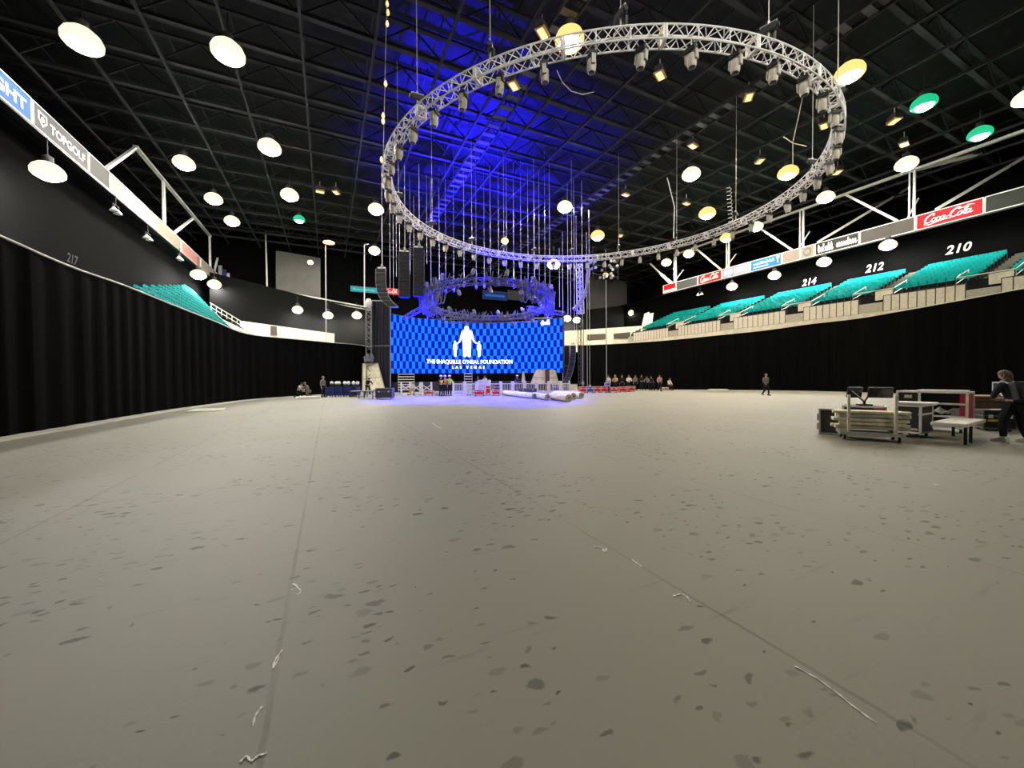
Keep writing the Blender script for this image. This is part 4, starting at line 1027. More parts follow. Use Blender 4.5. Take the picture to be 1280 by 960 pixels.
b = MB(); b.lathe([(.1, .2), (.5, .05), (.55, -.08), (.2, -.16)], 12, Matrix.Translation(at_d(411, 303, 39))); tag(b.obj('amber_lamp', G_orange), 'flat amber lamp at the top of the tall pale cable', 'lamp')
b = MB(); b.lathe([(.1, .2), (.4, .05), (.42, -.08), (.2, -.16)], 12, Matrix.Translation(at_d(455, 383, 39))); 
# ================================================================== PEOPLE
def skin_mesh(J, edges, root, sub=1):
    names = list(J); idx = {n: i for i, n in enumerate(names)}
    me = bpy.data.meshes.new('sk'); me.from_pydata([J[n][0] for n in names], [(idx[a], idx[b]) for a, b in edges], [])
    o = bpy.data.objects.new('sk', me); COL.objects.link(o)
    m = o.modifiers.new('s', 'SKIN'); m.use_smooth_shade = True; m.branch_smoothing = .3
    if sub: o.modifiers.new('u', 'SUBSURF').levels = sub
    for i, n in enumerate(names):
        r = J[n][1]; sv = me.skin_vertices[0].data[i]; sv.radius = r if isinstance(r, tuple) else (r, r); sv.use_root = n == root
    bpy.context.view_layer.update()
    ev = o.evaluated_get(bpy.context.evaluated_depsgraph_get()); out = bpy.data.meshes.new_from_object(ev)
    vs = [v.co.copy() for v in out.vertices]; fs = [tuple(p.vertices) for p in out.polygons]
    bpy.data.objects.remove(o); bpy.data.meshes.remove(me); bpy.data.meshes.remove(out); return vs, fs
V = Vector
POSES = {
 'stand': {},
 'arms': dict(elL=(-.27, .10, 1.16), wrL=(-.16, .30, 1.12), elR=(.27, .10, 1.16), wrR=(.16, .30, 1.12)),
 'point': dict(elR=(.30, .18, 1.28), wrR=(.34, .42, 1.24), elL=(-.26, .0, 1.13), wrL=(-.2, .18, .98)),
 'walk': dict(knL=(-.10, .18, .52), anL=(-.10, .20, .10), knR=(.10, .05, .48), anR=(.10, -.26, .14), elL=(-.25, -.10, 1.15), wrL=(-.24, -.08, .90), elR=(.25, .06, 1.15), wrR=(.22, .24, .98)),
 'kneel': dict(dz=-.42, knL=(-.11, .30, .50), anL=(-.11, .26, .08), knR=(.11, .16, .06), anR=(.11, -.24, .07), lean=.28, elL=(-.24, .30, .80), wrL=(-.12, .46, .58), elR=(.24, .30, .80), wrR=(.12, .46, .58)),
 'sit': dict(dz=-.36, knL=(-.14, .42, .52), anL=(-.14, .40, .09), knR=(.14, .42, .52), anR=(.14, .40, .09), lean=.12, elL=(-.25, .12, .80), wrL=(-.15, .34, .66), elR=(.25, .12, .80), wrR=(.15, .34, .66)),
 'stoop': dict(lean=.17, dz=-.03, knL=(-.17, .08, .50), anL=(-.21, .02, .09), knR=(.17, .06, .50), anR=(.23, -.06, .09), elL=(-.28, .16, 1.12), wrL=(-.12, .34, 1.06), elR=(.30, .14, 1.12), wrR=(.14, .32, 1.04)),
 'bend': dict(lean=.34, dz=-.05, knL=(-.17, .12, .50), anL=(-.21, .02, .09), knR=(.17, .10, .50), anR=(.23, -.02, .09), elL=(-.30, .40, 1.08), wrL=(-.22, .58, .96), elR=(.30, .36, 1.08), wrR=(.20, .56, .98)),
}
def person(label, p, face, pose, top, trouser, hair, hat=None, vest=None, pack=None, shoe=None, longhair=False, skin=M_skin, scale=1.0, group=None):
    q = POSES[pose]; dz = q.get('dz', 0); ln = q.get('lean', 0)
    def L(x, y, z):                    # torso joints: lowered and leaned about the hips
        z0 = .95; h = z-z0; return V((x, y+h*math.sin(ln*1.6), z0+dz+h*math.cos(ln*1.6)))
    J = dict(pelvis=(V((0, 0, .95+dz)), .125), belly=(L(0, .0, 1.10), .115), chest=(L(0, .0, 1.30), .135), neckb=(L(0, -.01, 1.46), .065), neck=(L(0, .01, 1.53), .055),
             headb=(L(0, .035, 1.585), .075), headm=(L(0, .035, 1.65), .088), headt=(L(0, .02, 1.715), .068))
    E_ = [('pelvis', 'belly'), ('belly', 'chest'), ('chest', 'neckb'), ('neckb', 'neck'), ('neck', 'headb'), ('headb', 'headm'), ('headm', 'headt')]
    for s, S in ((-1, 'L'), (1, 'R')):
        J['sh'+S] = (L(s*.185, 0, 1.42), .058); el = q.get('el'+S); wr = q.get('wr'+S)
        el = V(el) if el else L(s*.235, -.02, 1.13); wr = V(wr) if wr else L(s*.245, .06, .88)
        J['el'+S] = (el, .042); J['wr'+S] = (wr, .028); d = (wr-el).normalized(); side = d.cross(V((0, s, 0.2))).normalized() if abs(d.y) < .9 else V((1, 0, 0))
        hb = wr+d*.075; J['pa'+S] = (hb, (.034, .022))
        E_ += [('chest', 'sh'+S), ('sh'+S, 'el'+S), ('el'+S, 'wr'+S), ('wr'+S, 'pa'+S)]
        inn = V((-s, 0, 0)); curl = (inn*.5+d).normalized()
        wide = d.cross(inn).normalized()
        for k, (o_, ln_) in enumerate(((-.03, .062), (-.010, .075), (.010, .07), (.028, .055))):
            a = hb+wide*o_+d*.028; J['f%d%sa' % (k, S)] = (a, .0105); J['f%d%sb' % (k, S)] = (a+d*ln_*.55, .0095); J['f%d%sc' % (k, S)] = (a+d*ln_*.55+curl*ln_*.5, .008)
            E_ += [('pa'+S, 'f%d%sa' % (k, S)), ('f%d%sa' % (k, S), 'f%d%sb' % (k, S)), ('f%d%sb' % (k, S), 'f%d%sc' % (k, S))]
        ta = wr+d*.035-wide*.032; J['t%sa' % S] = (ta, .012); J['t%sb' % S] = (ta-wide*.022+d*.04, .010); E_ += [('wr'+S, 't%sa' % S), ('t%sa' % S, 't%sb' % S)]
        J['hi'+S] = (V((s*.095, 0, .90+dz)), .105); J['kn'+S] = (V(q.get('kn'+S, (s*.105, .03, .50))), .062); an = V(q.get('an'+S, (s*.11, .0, .09))); J['an'+S] = (an, .042)
        J['to'+S] = (an+V((s*.02, .15, -.045)), .035)
        E_ += [('pelvis', 'hi'+S), ('hi'+S, 'kn'+S), ('kn'+S, 'an'+S), ('an'+S, 'to'+S)]
    t = thing('person', label, 'person', p, face, group); t.scale = (scale,)*3
    vs, fs = skin_mesh(J, E_, 'pelvis'); b = MB(); b.add(vs, fs)
    hm = J['headm'][0]; Rh = Matrix.Rotation(-ln*1.2, 3, 'X')
    b.ell(hm+Rh @ V((0, .095, -.02)), (.016, .026, .028), 8, 6)
    for s in (-1, 1):
        b.ell(hm+Rh @ V((s*.088, .0, -.015)), (.014, .026, .036), 8, 6)
        b.ell(hm+Rh @ V((s*.034, .078, .012)), (.014, .012, .010), 8, 5, m=1)
    b.ell(hm+Rh @ V((0, .083, -.065)), (.028, .012, .008), 8, 5, m=2)
    b.obj('body', [skin, M_black, M_red], t)
    sub = lambda ns, g: {n: (J[n][0], tuple(x+g for x in J[n][1]) if isinstance(J[n][1], tuple) else J[n][1]+g) for n in ns}
    ns = ['pelvis', 'belly', 'chest', 'neckb', 'shL', 'elL', 'wrL', 'shR', 'elR', 'wrR']
    vs, fs = skin_mesh(sub(ns, .022), [e for e in E_ if e[0] in ns and e[1] in ns], 'pelvis'); MB().add(vs, fs).obj('jacket', top, t)
    ns = ['pelvis', 'hiL', 'knL', 'anL', 'hiR', 'knR', 'anR']
    vs, fs = skin_mesh(sub(ns, .020), [e for e in E_ if e[0] in ns and e[1] in ns], 'pelvis'); MB().add(vs, fs).obj('trousers', trouser, t)
    for S in 'LR':
        a, c = J['an'+S][0], J['to'+S][0]; dd = (c-a); dd.z = 0; dd.normalize(); sd = V((dd.y, -dd.x, 0)); z0 = a.z-.09
        b = MB(); b.prism([(-.075, 0), (.20, 0), (.215, .03), (.17, .065), (.06, .10), (.03, .14), (-.06, .14), (-.08, .05)], V((a.x, a.y, z0))-sd*.05, dd, (0, 0, 1), sd, .10); b.obj('shoe', shoe or M_black, t)
    b = MB(); b.ell(hm+Rh @ V((0, -.012, .035)), (.102, .108, .095), 14, 9)
    if longhair:
        b.ell(hm+Rh @ V((0, -.075, -.07)), (.10, .06, .16), 12, 8); b.ell(hm+Rh @ V((-.05, -.08, -.20)), (.07, .05, .13), 10, 7)
    b.obj('hair', hair, t)
    if hat is not None:
        b = MB(); M = Matrix.Translation(hm+Rh @ V((0, 0, .05))) @ Rh.to_4x4(); b.lathe([(.16, 0), (.16, .015), (.122, .025), (.115, .075), (.08, .115), (.02, .13)], 14, M); b.box(hm+Rh @ V((0, .13, .06)), (.13, .09, .015)); b.obj('hard_hat', hat, t)
    if vest is not None:
        ns = ['pelvis', 'belly', 'chest', 'shL', 'shR']; vs, fs = skin_mesh(sub(ns, .036), [e for e in E_ if e[0] in ns and e[1] in ns], 'pelvis'); MB().add(vs, fs).obj('safety_vest', vest, t)
    if pack is not None:
        c = L(0, -.20, 1.26); R = Matrix.Rotation(-ln*1.6, 3, 'X'); b = MB(); b.box(c, (.32, .17, .46), R); b.box(c+R @ V((0, -.1, -.06)), (.24, .07, .26), R); k = b.obj('backpack', pack, t); md = k.modifiers.new('bv', 'BEVEL'); md.width = .035; md.segments = 3
        b = MB()
        for s in (-1, 1): b.path([L(s*.11, -.13, 1.44), L(s*.12, .02, 1.50), L(s*.12, .15, 1.38), L(s*.14, .13, 1.12)], .022, 6)
        b.obj('pack_strap', M_pale, t)
    return t
def cloth(n, c): return mat('cloth_'+n, c, .85, spec=.1, scale=14)
K_dark = cloth('dark', (.016, .017, .020)); K_navy = cloth('navy', (.02, .03, .09)); K_grey = cloth('grey', (.18, .18, .17)); K_white = cloth('white', (.62, .60, .54)); K_yel = cloth('yellow', (.85, .62, .02)); K_org = cloth('orange', (.85, .22, .02)); K_lime = cloth('lime', (.62, .78, .10)); K_tan = cloth('tan', (.45, .33, .2)); K_pink = cloth('pink', (.42, .22, .22))
H_brown = mat('hair_brown', (.10, .065, .035), .6, scale=30, var=.4); H_dark = mat('hair_dark', (.015, .012, .01), .5); H_blond = mat('hair_fair', (.30, .22, .12), .6, scale=30, var=.3)
def fl(px, py, z=0): return at_z(px, py, z)
TOCAM = lambda p: math.atan2(-p.x, p.y)+PI          # facing angle towards the camera (figures face +y)
def ppl(px, py, label, off, *a, **k):
    p = fl(px, py); return person(label, p, TOCAM(p)+off, *a, **k)
ppl(551.2, 495.2, 'person in yellow vest and white hard hat standing on the blue lit floor', .5, 'arms', K_dark, K_dark, H_dark, M_white, K_yel)
ppl(556.6, 494.8, 'person in orange vest close beside the yellow vest, by the barricade', -.4, 'stand', K_grey, K_dark, H_dark, M_white, K_org)
ppl(562, 494.6, 'person in lime vest and white hard hat, arms forward, by the barricade', .3, 'arms', K_lime, K_dark, H_dark, M_white, K_lime)
ppl(597.5, 489.3, 'person in dark clothes standing behind the red and white road cases', .2, 'stand', K_dark, K_dark, H_dark)
ppl(606, 489.2, 'person in white shirt standing behind the red and white road cases', -.6, 'arms', K_white, K_dark, H_dark)
ppl(641, 491.2, 'person in dark navy crouching behind the pale rolls', 1.0, 'kneel', K_navy, K_navy, H_dark)
ppl(646.5, 490.8, 'person in white cap standing behind the pale rolls', .2, 'arms', K_navy, K_dark, H_dark, M_white)
ppl(373, 496.4, 'person in white top kneeling by the white strip at the long curtain', 1.0, 'kneel', K_white, K_dark, H_dark)
ppl(386, 496.1, 'person in grey top kneeling by the white strip at the long curtain', -1.0, 'kneel', K_grey, K_grey, H_blond)
ppl(404, 496.6, 'person in grey clothes standing at the end of the navy cases', .8, 'stand', K_grey, K_dark, H_blond)
ppl(459.5, 493.0, 'person in dark clothes bending by the beige panel of the lattice tower', .4, 'bend', K_dark, K_dark, H_dark)
ppl(513.5, 493.8, 'person in pale yellow top crouching behind the barricade post', .6, 'kneel', K_lime if False else K_white, K_tan, H_blond)
for i, (px, c, po, nm) in enumerate(((760.5, K_white, 'stand', 'white shirt, nearest the hanging cable'), (769, K_tan, 'arms', 'tan shirt, second'), (777.5, K_dark, 'stand', 'dark shirt, third'), (786, K_white, 'arms', 'pale shirt, last of the row'))):
    ppl(px, 489.6, 'person in '+nm+', behind the red road cases', .3*i-.5, po, c, K_dark, H_dark if i != 1 else H_blond)
for i, (px, c, nm) in enumerate(((794, K_grey, 'grey top standing'), (802, K_dark, 'dark top standing'), (809.5, K_grey, 'pale grey top bending'), (816.5, K_dark, 'dark top bending'))):
    ppl(px, 487.9, 'person in %s in the dark group before the far curtain' % nm, .5-.4*i, ('stand', 'arms', 'bend', 'bend')[i], c, K_dark, H_dark)
ppl(824.3, 489.2, 'person in dusky pink top walking out from the dark group', .3, 'walk', K_pink, K_dark, H_dark)
ppl(836, 487.6, 'person in white top crouching on red gear at the end of the dark group', .8, 'sit', K_white, K_dark, H_dark)
ppl(957.2, 494.4, 'person in grey and black standing alone by the far curtain', .6, 'walk', K_grey, K_dark, H_blond)
pm = fl(1267.5, 553.0)
person('person in dark jacket, backpack and white shoes bending at the picture edge', pm, TOCAM(pm)-2.3, 'stoop', cloth('jacket', (.03, .032, .035)), K_dark, H_brown, None, None, M_black, M_white, True, scale=1.0)

# ================================================================== CASES, BARRICADES, ROLLS ON THE FLOOR
def road_case(label, p, rz, w, d, h, shell, edge=M_alu, wheels=.12, name='road_case', lid=None, group=None, latch=True):
    t = thing(name, label, 'case', p, rz, group)
    z0 = wheels; b = MB(); b.box((0, 0, z0+(h-z0)/2), (w-.03, d-.03, h-z0-.02)); b.obj('case_body', shell, t, smooth=False)
    b = MB(); e = .045 if h > .68 else .03
    for x in (-1, 1):
        for y in (-1, 1): b.bar((x*(w-e)/2, y*(d-e)/2, z0), (x*(w-e)/2, y*(d-e)/2, h), e)
        for z in (z0+e/2, h-e/2, z0+(h-z0)*.68): b.bar((x*(w-e)/2, -d/2, z), (x*(w-e)/2, d/2, z), e)
    for y in (-1, 1):
        for z in (z0+e/2, h-e/2, z0+(h-z0)*.68): b.bar((-w/2, y*(d-e)/2, z), (w/2, y*(d-e)/2, z), e)
    b.obj('case_edging', edge, t, smooth=False)
    if latch:
        b = MB()
        for x in (-.28, .28):
            for y in (-1, 1): b.box((x*w, y*(d/2+.005), z0+(h-z0)*.66), (.09, .03, .10))
        b.obj('latch', M_alu, t, smooth=False)
    if wheels:
        for x in (-1, 1):
            for y in (-1, 1):
                b = MB(); c = V((x*(w/2-.1), y*(d/2-.1), wheels*.45)); b.tube(c-V((.02, 0, 0)), c+V((.02, 0, 0)), wheels*.45, 12); b.box(c+V((0, 0, wheels*.42)), (.07, .08, wheels*.25)); b.obj('caster', M_rubber, t)
    return t
CAMZ = -YAW
E_whitec = mat('white_edging', (.70, .66, .60), .5); S_redc = mat('red_shell', (.55, .015, .025), .5); S_bluec = mat('blue_shell', (.03, .06, .42), .5); S_greyc = mat('grey_shell', (.045, .045, .042), .6)
def fcase(px, py, wpx, hpx, label, shell, edge=E_whitec, dpt=.7, rz=0.0, wheels=.12, **k):
    p = fl(px, py); D = SY*p.x+CY*p.y; w = wpx/F*D; h = hpx/F*D
    p = p+V((math.sin(YAW), math.cos(YAW), 0))*(dpt/2); return road_case(label, p, CAMZ+rz, w, dpt, h, shell, edge, wheels, **k)
fcase(478.2, 499.6, 20.5, 14.2, 'large dark grey wheeled case alone in front of the scrim panel', S_greyc, mat('dull_edging', (.16, .16, .15), .5), 1.2, .15)
fcase(535, 494.4, 12, 6.2, 'low red case behind the white barricade, beside the yellow vest person', S_redc, rz=.1)
fcase(546.5, 494.6, 6, 5, 'small pale case between the low red case and the vests', M_pale, rz=-.1)
fcase(599, 495.3, 13, 8, 'low wide red and white case before the stage, in front', S_redc)
fcase(610, 493.6, 6.5, 11.5, 'upright red case in the stage front stack', S_redc)
fcase(620, 494.6, 10, 7.5, 'red case under the blue case before the stage', S_redc, wheels=.12)
fcase(621, 493.0, 8, 13, 'blue case standing behind the red case before the stage', S_bluec)
fcase(586, 494.5, 6, 14, 'tall narrow pale case beside the white barricade behind the lime vest', M_pale, rz=.05)
fcase(660, 493.0, 22, 7.5, 'long low blue-grey case behind the pale rolls', mat('slate_shell', (.06, .07, .16), .5), mat('slate_edge', (.2, .2, .3), .5))
fcase(697, 490.5, 12, 10, 'blue case behind the yellowish rolls', S_bluec)
fcase(708, 490.2, 9, 10.5, 'dark open case with white edging at the end of the white barricade', M_black)
for i, (px, c, nm) in enumerate(((729, S_redc, 'red'), (738, S_bluec, 'blue'), (747, S_redc, 'red'), (755.5, S_redc, 'red'))):
    fcase(px, 491.6-.1*i, 8.6, 8.2, '%s case with white edging, %s in the long row before the far curtain' % (nm, ordn(i)), c)
fcase(760, 491, 5.5, 12.5, 'tall blue case closing the red row', S_bluec, dpt=.6)
for i, (px, nm) in enumerate(((767.5, 'first'), (779, 'second'), (789.5, 'third'))):
    fcase(px, 491.2-.6*i, 9.5, 7.2, 'red case with white edging, %s beyond the tall blue case' % nm, S_redc)
fcase(832, 488.2, 8, 4, 'low red case under the crouching person in white', S_redc)
# navy cases with round white lamps on top
def stage_lamp(label, p, grp):
    t = thing('stage_lamp', label, 'stage light', p, CAMZ, grp)
    b = MB(); b.lathe([(.14, 0), (.14, .08), (.06, .12), (.06, .2)], 10); b.obj('base', M_black, t)
    b = MB(); b.ell((0, -.02, .34), (.155, .15, .15), 12, 8); b.obj('head', mat('lamp_head', (.82, .82, .84), .4), t)
    b = MB(); b.path([(-.19, 0, .36), (-.19, 0, .15), (.19, 0, .15), (.19, 0, .36)], .025, 6); b.obj('yoke', M_black, t)
    return t
for i, px in enumerate((411.5, 422, 432.5, 441)):
    c = fcase(px, 496.6-.15*i, 10.2, 12.5, 'navy blue case, %s in the row by the long curtain' % ordn(i), M_navy, mat('navy_edge', (.03, .05, .25), .5), .8, latch=False)
for i, px in enumerate((412.5, 418.5, 421.5, 429, 433.5, 440, 445)):
    p = at_d(px, 484.0, 33.2); q = fl(px, 496.4); D = SY*q.x+CY*q.y
    q = q+V((SY, CY, 0))*.4; q.z = 12.5/F*D
    stage_lamp('round white stage lamp, %s along the top of the navy cases' % ordn(i), q, 'lamps on the navy cases')
# folding deck tables beside them
def table(name, label, p, rz, w, d, h, topm, legm, th=.06, cat='table', legs=((-1, -1), (1, -1), (1, 1), (-1, 1)), inset=.08, brace=True):
    t = thing(name, label, cat, p, rz)
    b = MB(); b.box((0, 0, h-th/2), (w, d, th)); tp = b.obj('table_top', topm, t, smooth=False); md = tp.modifiers.new('bv', 'BEVEL'); md.width = min(.015, th*.3)
    for x, y in legs:
        b = MB(); b.bar((x*(w/2-inset), y*(d/2-inset), 0), (x*(w/2-inset), y*(d/2-inset), h-th), .05); b.obj('leg', legm, t, smooth=False)
    if not brace: return t
    b = MB()
    for x in (-1, 1): b.bar((x*(w/2-inset), -(d/2-inset), h*.3), (x*(w/2-inset), d/2-inset, h*.3), .035)
    b.obj('cross_brace', legm, t, smooth=False)
    return t
table('folding_table', 'dark folding deck table with pale edge beside the navy cases', fl(449.5, 496.5), CAMZ+.1, 1.2, .9, .55, mat('deck_edge', (.32, .31, .29), .5), M_dsteel)
table('folding_table', 'second dark deck table, nearer the large dark grey case', fl(460.5, 498.2), CAMZ-.15, 1.3, .9, .62, mat('deck_edge2', (.12, .12, .12), .5), M_dsteel)
# white strip on the floor, pale heap by the far curtain, loose sheets by the long curtain
def slab(label, quad, h, m, name, cat):
    P = [fl(*q) for q in quad]; b = MB(); b.add([*[p+V((0, 0, .004)) for p in P], *[p+V((0, 0, h)) for p in P]], [(3, 2, 1, 0), (4, 5, 6, 7), (0, 1, 5, 4), (1, 2, 6, 5), (2, 3, 7, 6), (3, 0, 4, 7)])
    return tag(b.obj(name, m, smooth=False), label, cat)
slab('long white board lying on the floor by the kneeling people', [(369, 499.0), (400, 497.9), (401, 497.2), (370, 498.2)], .16, M_white, 'white_board', 'board')
slab('pale flat sheet lying at the foot of the long curtain', [(232, 515.2), (279, 513.2), (283, 510.4), (245, 511.2)], .03, M_pale, 'floor_sheet', 'sheet')
slab('low pale stack of sheets lying before the far black curtain', [(884, 489.4), (911, 489.6), (909, 488.7), (888, 488.5)], .20, M_pale, 'sheet_stack', 'sheets')
# bright beige stands in for lit openings: canvas panels behind the stage line
def portal(label, quad, d):
    P = [at_d(px, py, d) for px, py in quad]; dv = V((SY, CY, 0))*.15; b = MB()
    b.add([*P, *[p+dv for p in P]], [(0, 1, 2, 3), (7, 6, 5, 4), (0, 4, 5, 1), (1, 5, 6, 2), (2, 6, 7, 3), (3, 7, 4, 0)]); o = b.obj('portal_panel', M_beige, smooth=False); tag(o, label, 'panel')
    f = MB()
    for i in range(4): f.bar(P[i]-dv*.2, P[(i+1) % 4]-dv*.2, .07)
    f.bar(P[0].lerp(P[3], .45)-dv*.2, P[1].lerp(P[2], .45)-dv*.2, .06); f.obj('panel_frame', mat('portal_frame', (.5, .44, .3), .7), o, smooth=False)
    return o
portal('beige canvas panel, wide at its foot, at the base of the lattice tower', [(453, 490), (480.5, 485), (472, 454), (453.5, 454.5)], 41.8)
portal('beige canvas panel with sloping side under the seating-side end of the screen', [(663, 480), (682, 480), (682, 462), (670, 462)], 40.5)
portal('smaller beige canvas panel beside the dark post under the screen end', [(686.5, 480), (698, 480), (694, 463), (687, 462)], 40.5)
portal('thin pale sliver of canvas under the screen', [(652, 478), (656.5, 478), (654.5, 464.5), (653.5, 464.5)], 41)
b = MB(); b.box(at_d(684.3, 474, 40)-V((0, 0, .1)), (.32, .3, 2.2)); tag(b.obj('screen_post', mat('maroon_post', (.06, .02, .03), .6)), 'dark maroon post between the two beige canvas panels', 'post')
# white barricade units
def barricade(label, px0, px1, py, kind, grp='white barricade'):
    a, c = fl(px0, py), fl(px1, py); L = (c-a).length; rz = math.atan2(c.y-a.y, c.x-a.x)
    t = thing('barricade', label, 'barricade', a, rz, grp); hgt = .95
    M_bar = mat('barricade_white', (.72, .70, .74), .5)
    for x in (0.06, L-.06):
        b = MB(); b.bar((x, 0, 0), (x, 0, hgt+.1), .14); b.lathe([(.09, hgt+.1), (.10, hgt+.18), (.03, hgt+.24)], 8, Matrix.Translation((x, 0, 0))); b.obj('post', M_bar, t, smooth=False)
        b = MB(); b.bar((x, -.35, .04), (x, .35, .04), .08); b.obj('foot', M_bar, t, smooth=False)
    b = MB()
    if kind == 'x':
        b.bar((.06, 0, hgt*.95), (L-.06, 0, hgt*.35), .07); b.bar((.06, 0, hgt*.35), (L-.06, 0, hgt*.95), .07)
    else:
        b.bar((0, 0, hgt), (L, 0, hgt), .08); b.bar((0, 0, .2), (L, 0, .2), .07)
        for i in range(1, 7): b.bar((L*i/7, 0, .2), (L*i/7, 0, hgt), .04)
    b.obj('rail', M_bar, t, smooth=False)
bx = [501, 514.5, 527, 541]
for i in range(3): barricade('white barricade with crossed rails, %s from the large dark grey case' % ordn(i), bx[i], bx[i+1]-1, 492.6, 'x')
bx = [566, 581, 596, 611, 626, 641, 656, 671, 686, 701, 713]
for i in range(10): barricade('white barred barricade before the stage, %s from the vests towards the seating side' % ordn(i), bx[i], bx[i+1]-.4, 491.6, 'b')
fcase(605, 490.9, 16.5, 16, 'pale patterned case on the stage edge behind the red and blue stack', mat('pale_case', (.5, .5, .58), .5), E_whitec, .6, 0, .12)
# striped ladder-like stands behind the barricade
for px, nm in ((585.5, 'behind the tall narrow pale case'), (508, 'behind the first white barricade')):
    p = fl(px, 490.8); t = thing('step_rack', 'pale slatted rack standing '+nm, 'rack', p, CAMZ); w = .4 if px > 550 else .85
    b = MB()
    for s in (-1, 1): b.bar((s*w, 0, 0), (s*w, 0, 2.05), .06)
    b.obj('upright', MATS['mid_steel'], t, smooth=False); b = MB()
    for k in range(7): b.box((0, 0, .3+.28*k), (2*w, .3, .09))
    b.obj('slat', M_steel, t, smooth=False)
# pale carpet rolls
def roll(label, a, c, r, m, grp):
    a, c = V(a), V(c); t = thing('carpet_roll', label, 'roll', a+V((0, 0, r)), 0, grp); d = c-a
    sd, dd, u = frame(d); b = MB(); n = 40
    b.tube((0, 0, 0), d, r, 18); b.obj('roll_body', m, t)
    for e, s in ((V((0, 0, 0)), -1), (d, 1)):
        b = MB(); pts = [e+dd*s*.008+(sd*math.cos(k*.5)+u*math.sin(k*.5))*(r*.25+r*.7*k/40) for k in range(41)]; b.path(pts, r*.05, 5)
        b.tube(e, e+dd*s*.012, r*.26, 12); b.obj('roll_end', mat('roll_core', (.06, .05, .04), .8), t)
M_rollw = mat('roll_white', (.68, .66, .62), .7); M_rolly = mat('roll_cream', (.72, .62, .40), .7)
roll('long white roll on the blue lit floor, far one', fl(631, 494.2), fl(668, 498.6), .22, M_rollw, 'pale rolls')
roll('shorter white roll lying end on beside the cream rolls', fl(668, 497.4), fl(684.5, 500.6), .22, M_rollw, 'pale rolls')
for i, (x0, y0, x1, y1) in enumerate(((690, 499.6, 711, 502.6), (692, 497.6, 717, 500.0), (694, 496.2, 727, 498.4))):
    roll('cream roll, %s of three from the camera, on the floor before the road cases' % ordn(i), fl(x0, y0), fl(x1, y1), .25, M_rolly, 'pale rolls')
# ================================================================== NEAR GROUP: lumber dolly, cases, bench
def cam(X, d, z=0.): return c2w(X, d, z)
RZ = math.radians(-32.6)-YAW
M_post = mat('cream_post', (.80, .76, .60), .55, scale=5)
t = thing('lumber_dolly', 'low wheeled dolly with two cream uprights carrying pale lumber', 'dolly', cam(8.95, 9.72), RZ)
b = MB(); b.box((0, 0, .185), (1.16, .66, .05)); b.obj('deck', mat('deck_ply', (.70, .67, .55), .6, scale=6), t, smooth=False)
b = MB()
for y in (-.33, .33): b.bar((-.58, y, .175), (.58, y, .175), .03, .075)
for x in (-.58, .58): b.bar((x, -.33, .175), (x, .33, .175), .03, .075)
b.obj('deck_edging', M_alu, t, smooth=False)
for x in (-.43, .43):
    b = MB(); b.bar((x, -.30, .21), (x, -.30, 1.13), .11, .05); b.obj('upright_post', M_post, t, smooth=False)
    b = MB(); b.bar((x, -.30, .24), (x, .30, .24), .06); b.obj('cross_bearer', M_post, t, smooth=False)
for x in (-.5, .5):
    for y in (-.26, .26):
        b = MB(); b.tube((x-.02, y, .065), (x+.02, y, .065), .065, 14); k = b.obj('caster_wheel', M_rubber, t)
        b = MB(); b.box((x-.03, y, .10), (.008, .05, .11)); b.box((x+.03, y, .10), (.008, .05, .11)); b.box((x, y, .152), (.09, .09, .016)); b.obj('caster_fork', M_alu, k, smooth=False)
DR = Matrix.Rotation(RZ, 3, 'Z'); DO = cam(8.95, 9.72)
random.seed(5)
lay = [(.32, .09, .16), (.415, .09, .17), (.51, .09, .17), (.605, .09, .17), (.695, .075, .17)]
rowname = ['bottom', 'second', 'middle', 'fourth', 'top']
for li, (z, hh, ww) in enumerate(lay):
    for k in range(3):
        x = random.uniform(-.05, .05); Ln = random.uniform(1.28, 1.42) if li != 1 else random.uniform(1.1, 1.25)
        b = MB(); b.box((0, 0, 0), (Ln, ww-.012, hh-.012)); o = b.obj('lumber_plank', M_wood if (li+k) % 3 else mat('grey_pine', (.56, .52, .42), .65, scale=9), smooth=False)
        o.location = DO+DR @ V((x, -.165+.175*k-.012, z)); o.rotation_euler = (0, 0, RZ+random.uniform(-.012, .012))
        md = o.modifiers.new('bv', 'BEVEL'); md.width = .006
        tag(o, 'pale lumber plank on the dolly, %s layer, %s' % (rowname[li], ('front face towards the camera', 'middle of its layer', 'back of its layer')[k]), 'plank', 'lumber on the dolly')
RC2 = math.radians(-58)-YAW
M_case = mat('black_laminate', (.014, .014, .014), .45)
# open fronted black case with white edging
t = road_case('black wheeled case with white edging directly behind the lumber dolly', cam(10.62, 10.25), RC2-.06, .52, .85, .84, M_case, M_white, .11, latch=False)
b = MB(); b.box((0, -.435, .22), (.4, .03, .05)); b.box((-.06, -.435, .30), (.26, .03, .03)); b.obj('cable_tray', M_pale, t, smooth=False)
b = MB(); b.box((.0, -.428, .5), (.40, .012, .5)); b.obj('door_panel', mat('door_panel', (.022, .022, .021), .55), t, smooth=False)
tr = MB(); tr.box((0, 0, .03), (.72, .62, .06)); o = tr.obj('tray_lid', M_white, smooth=False); o.location = cam(10.66, 10.2, .842); o.rotation_euler = (0, 0, RC2+.1); tag(o, 'white shallow lid lying flat on the black wheeled case', 'lid')
md = o.modifiers.new('bv', 'BEVEL'); md.width = .012
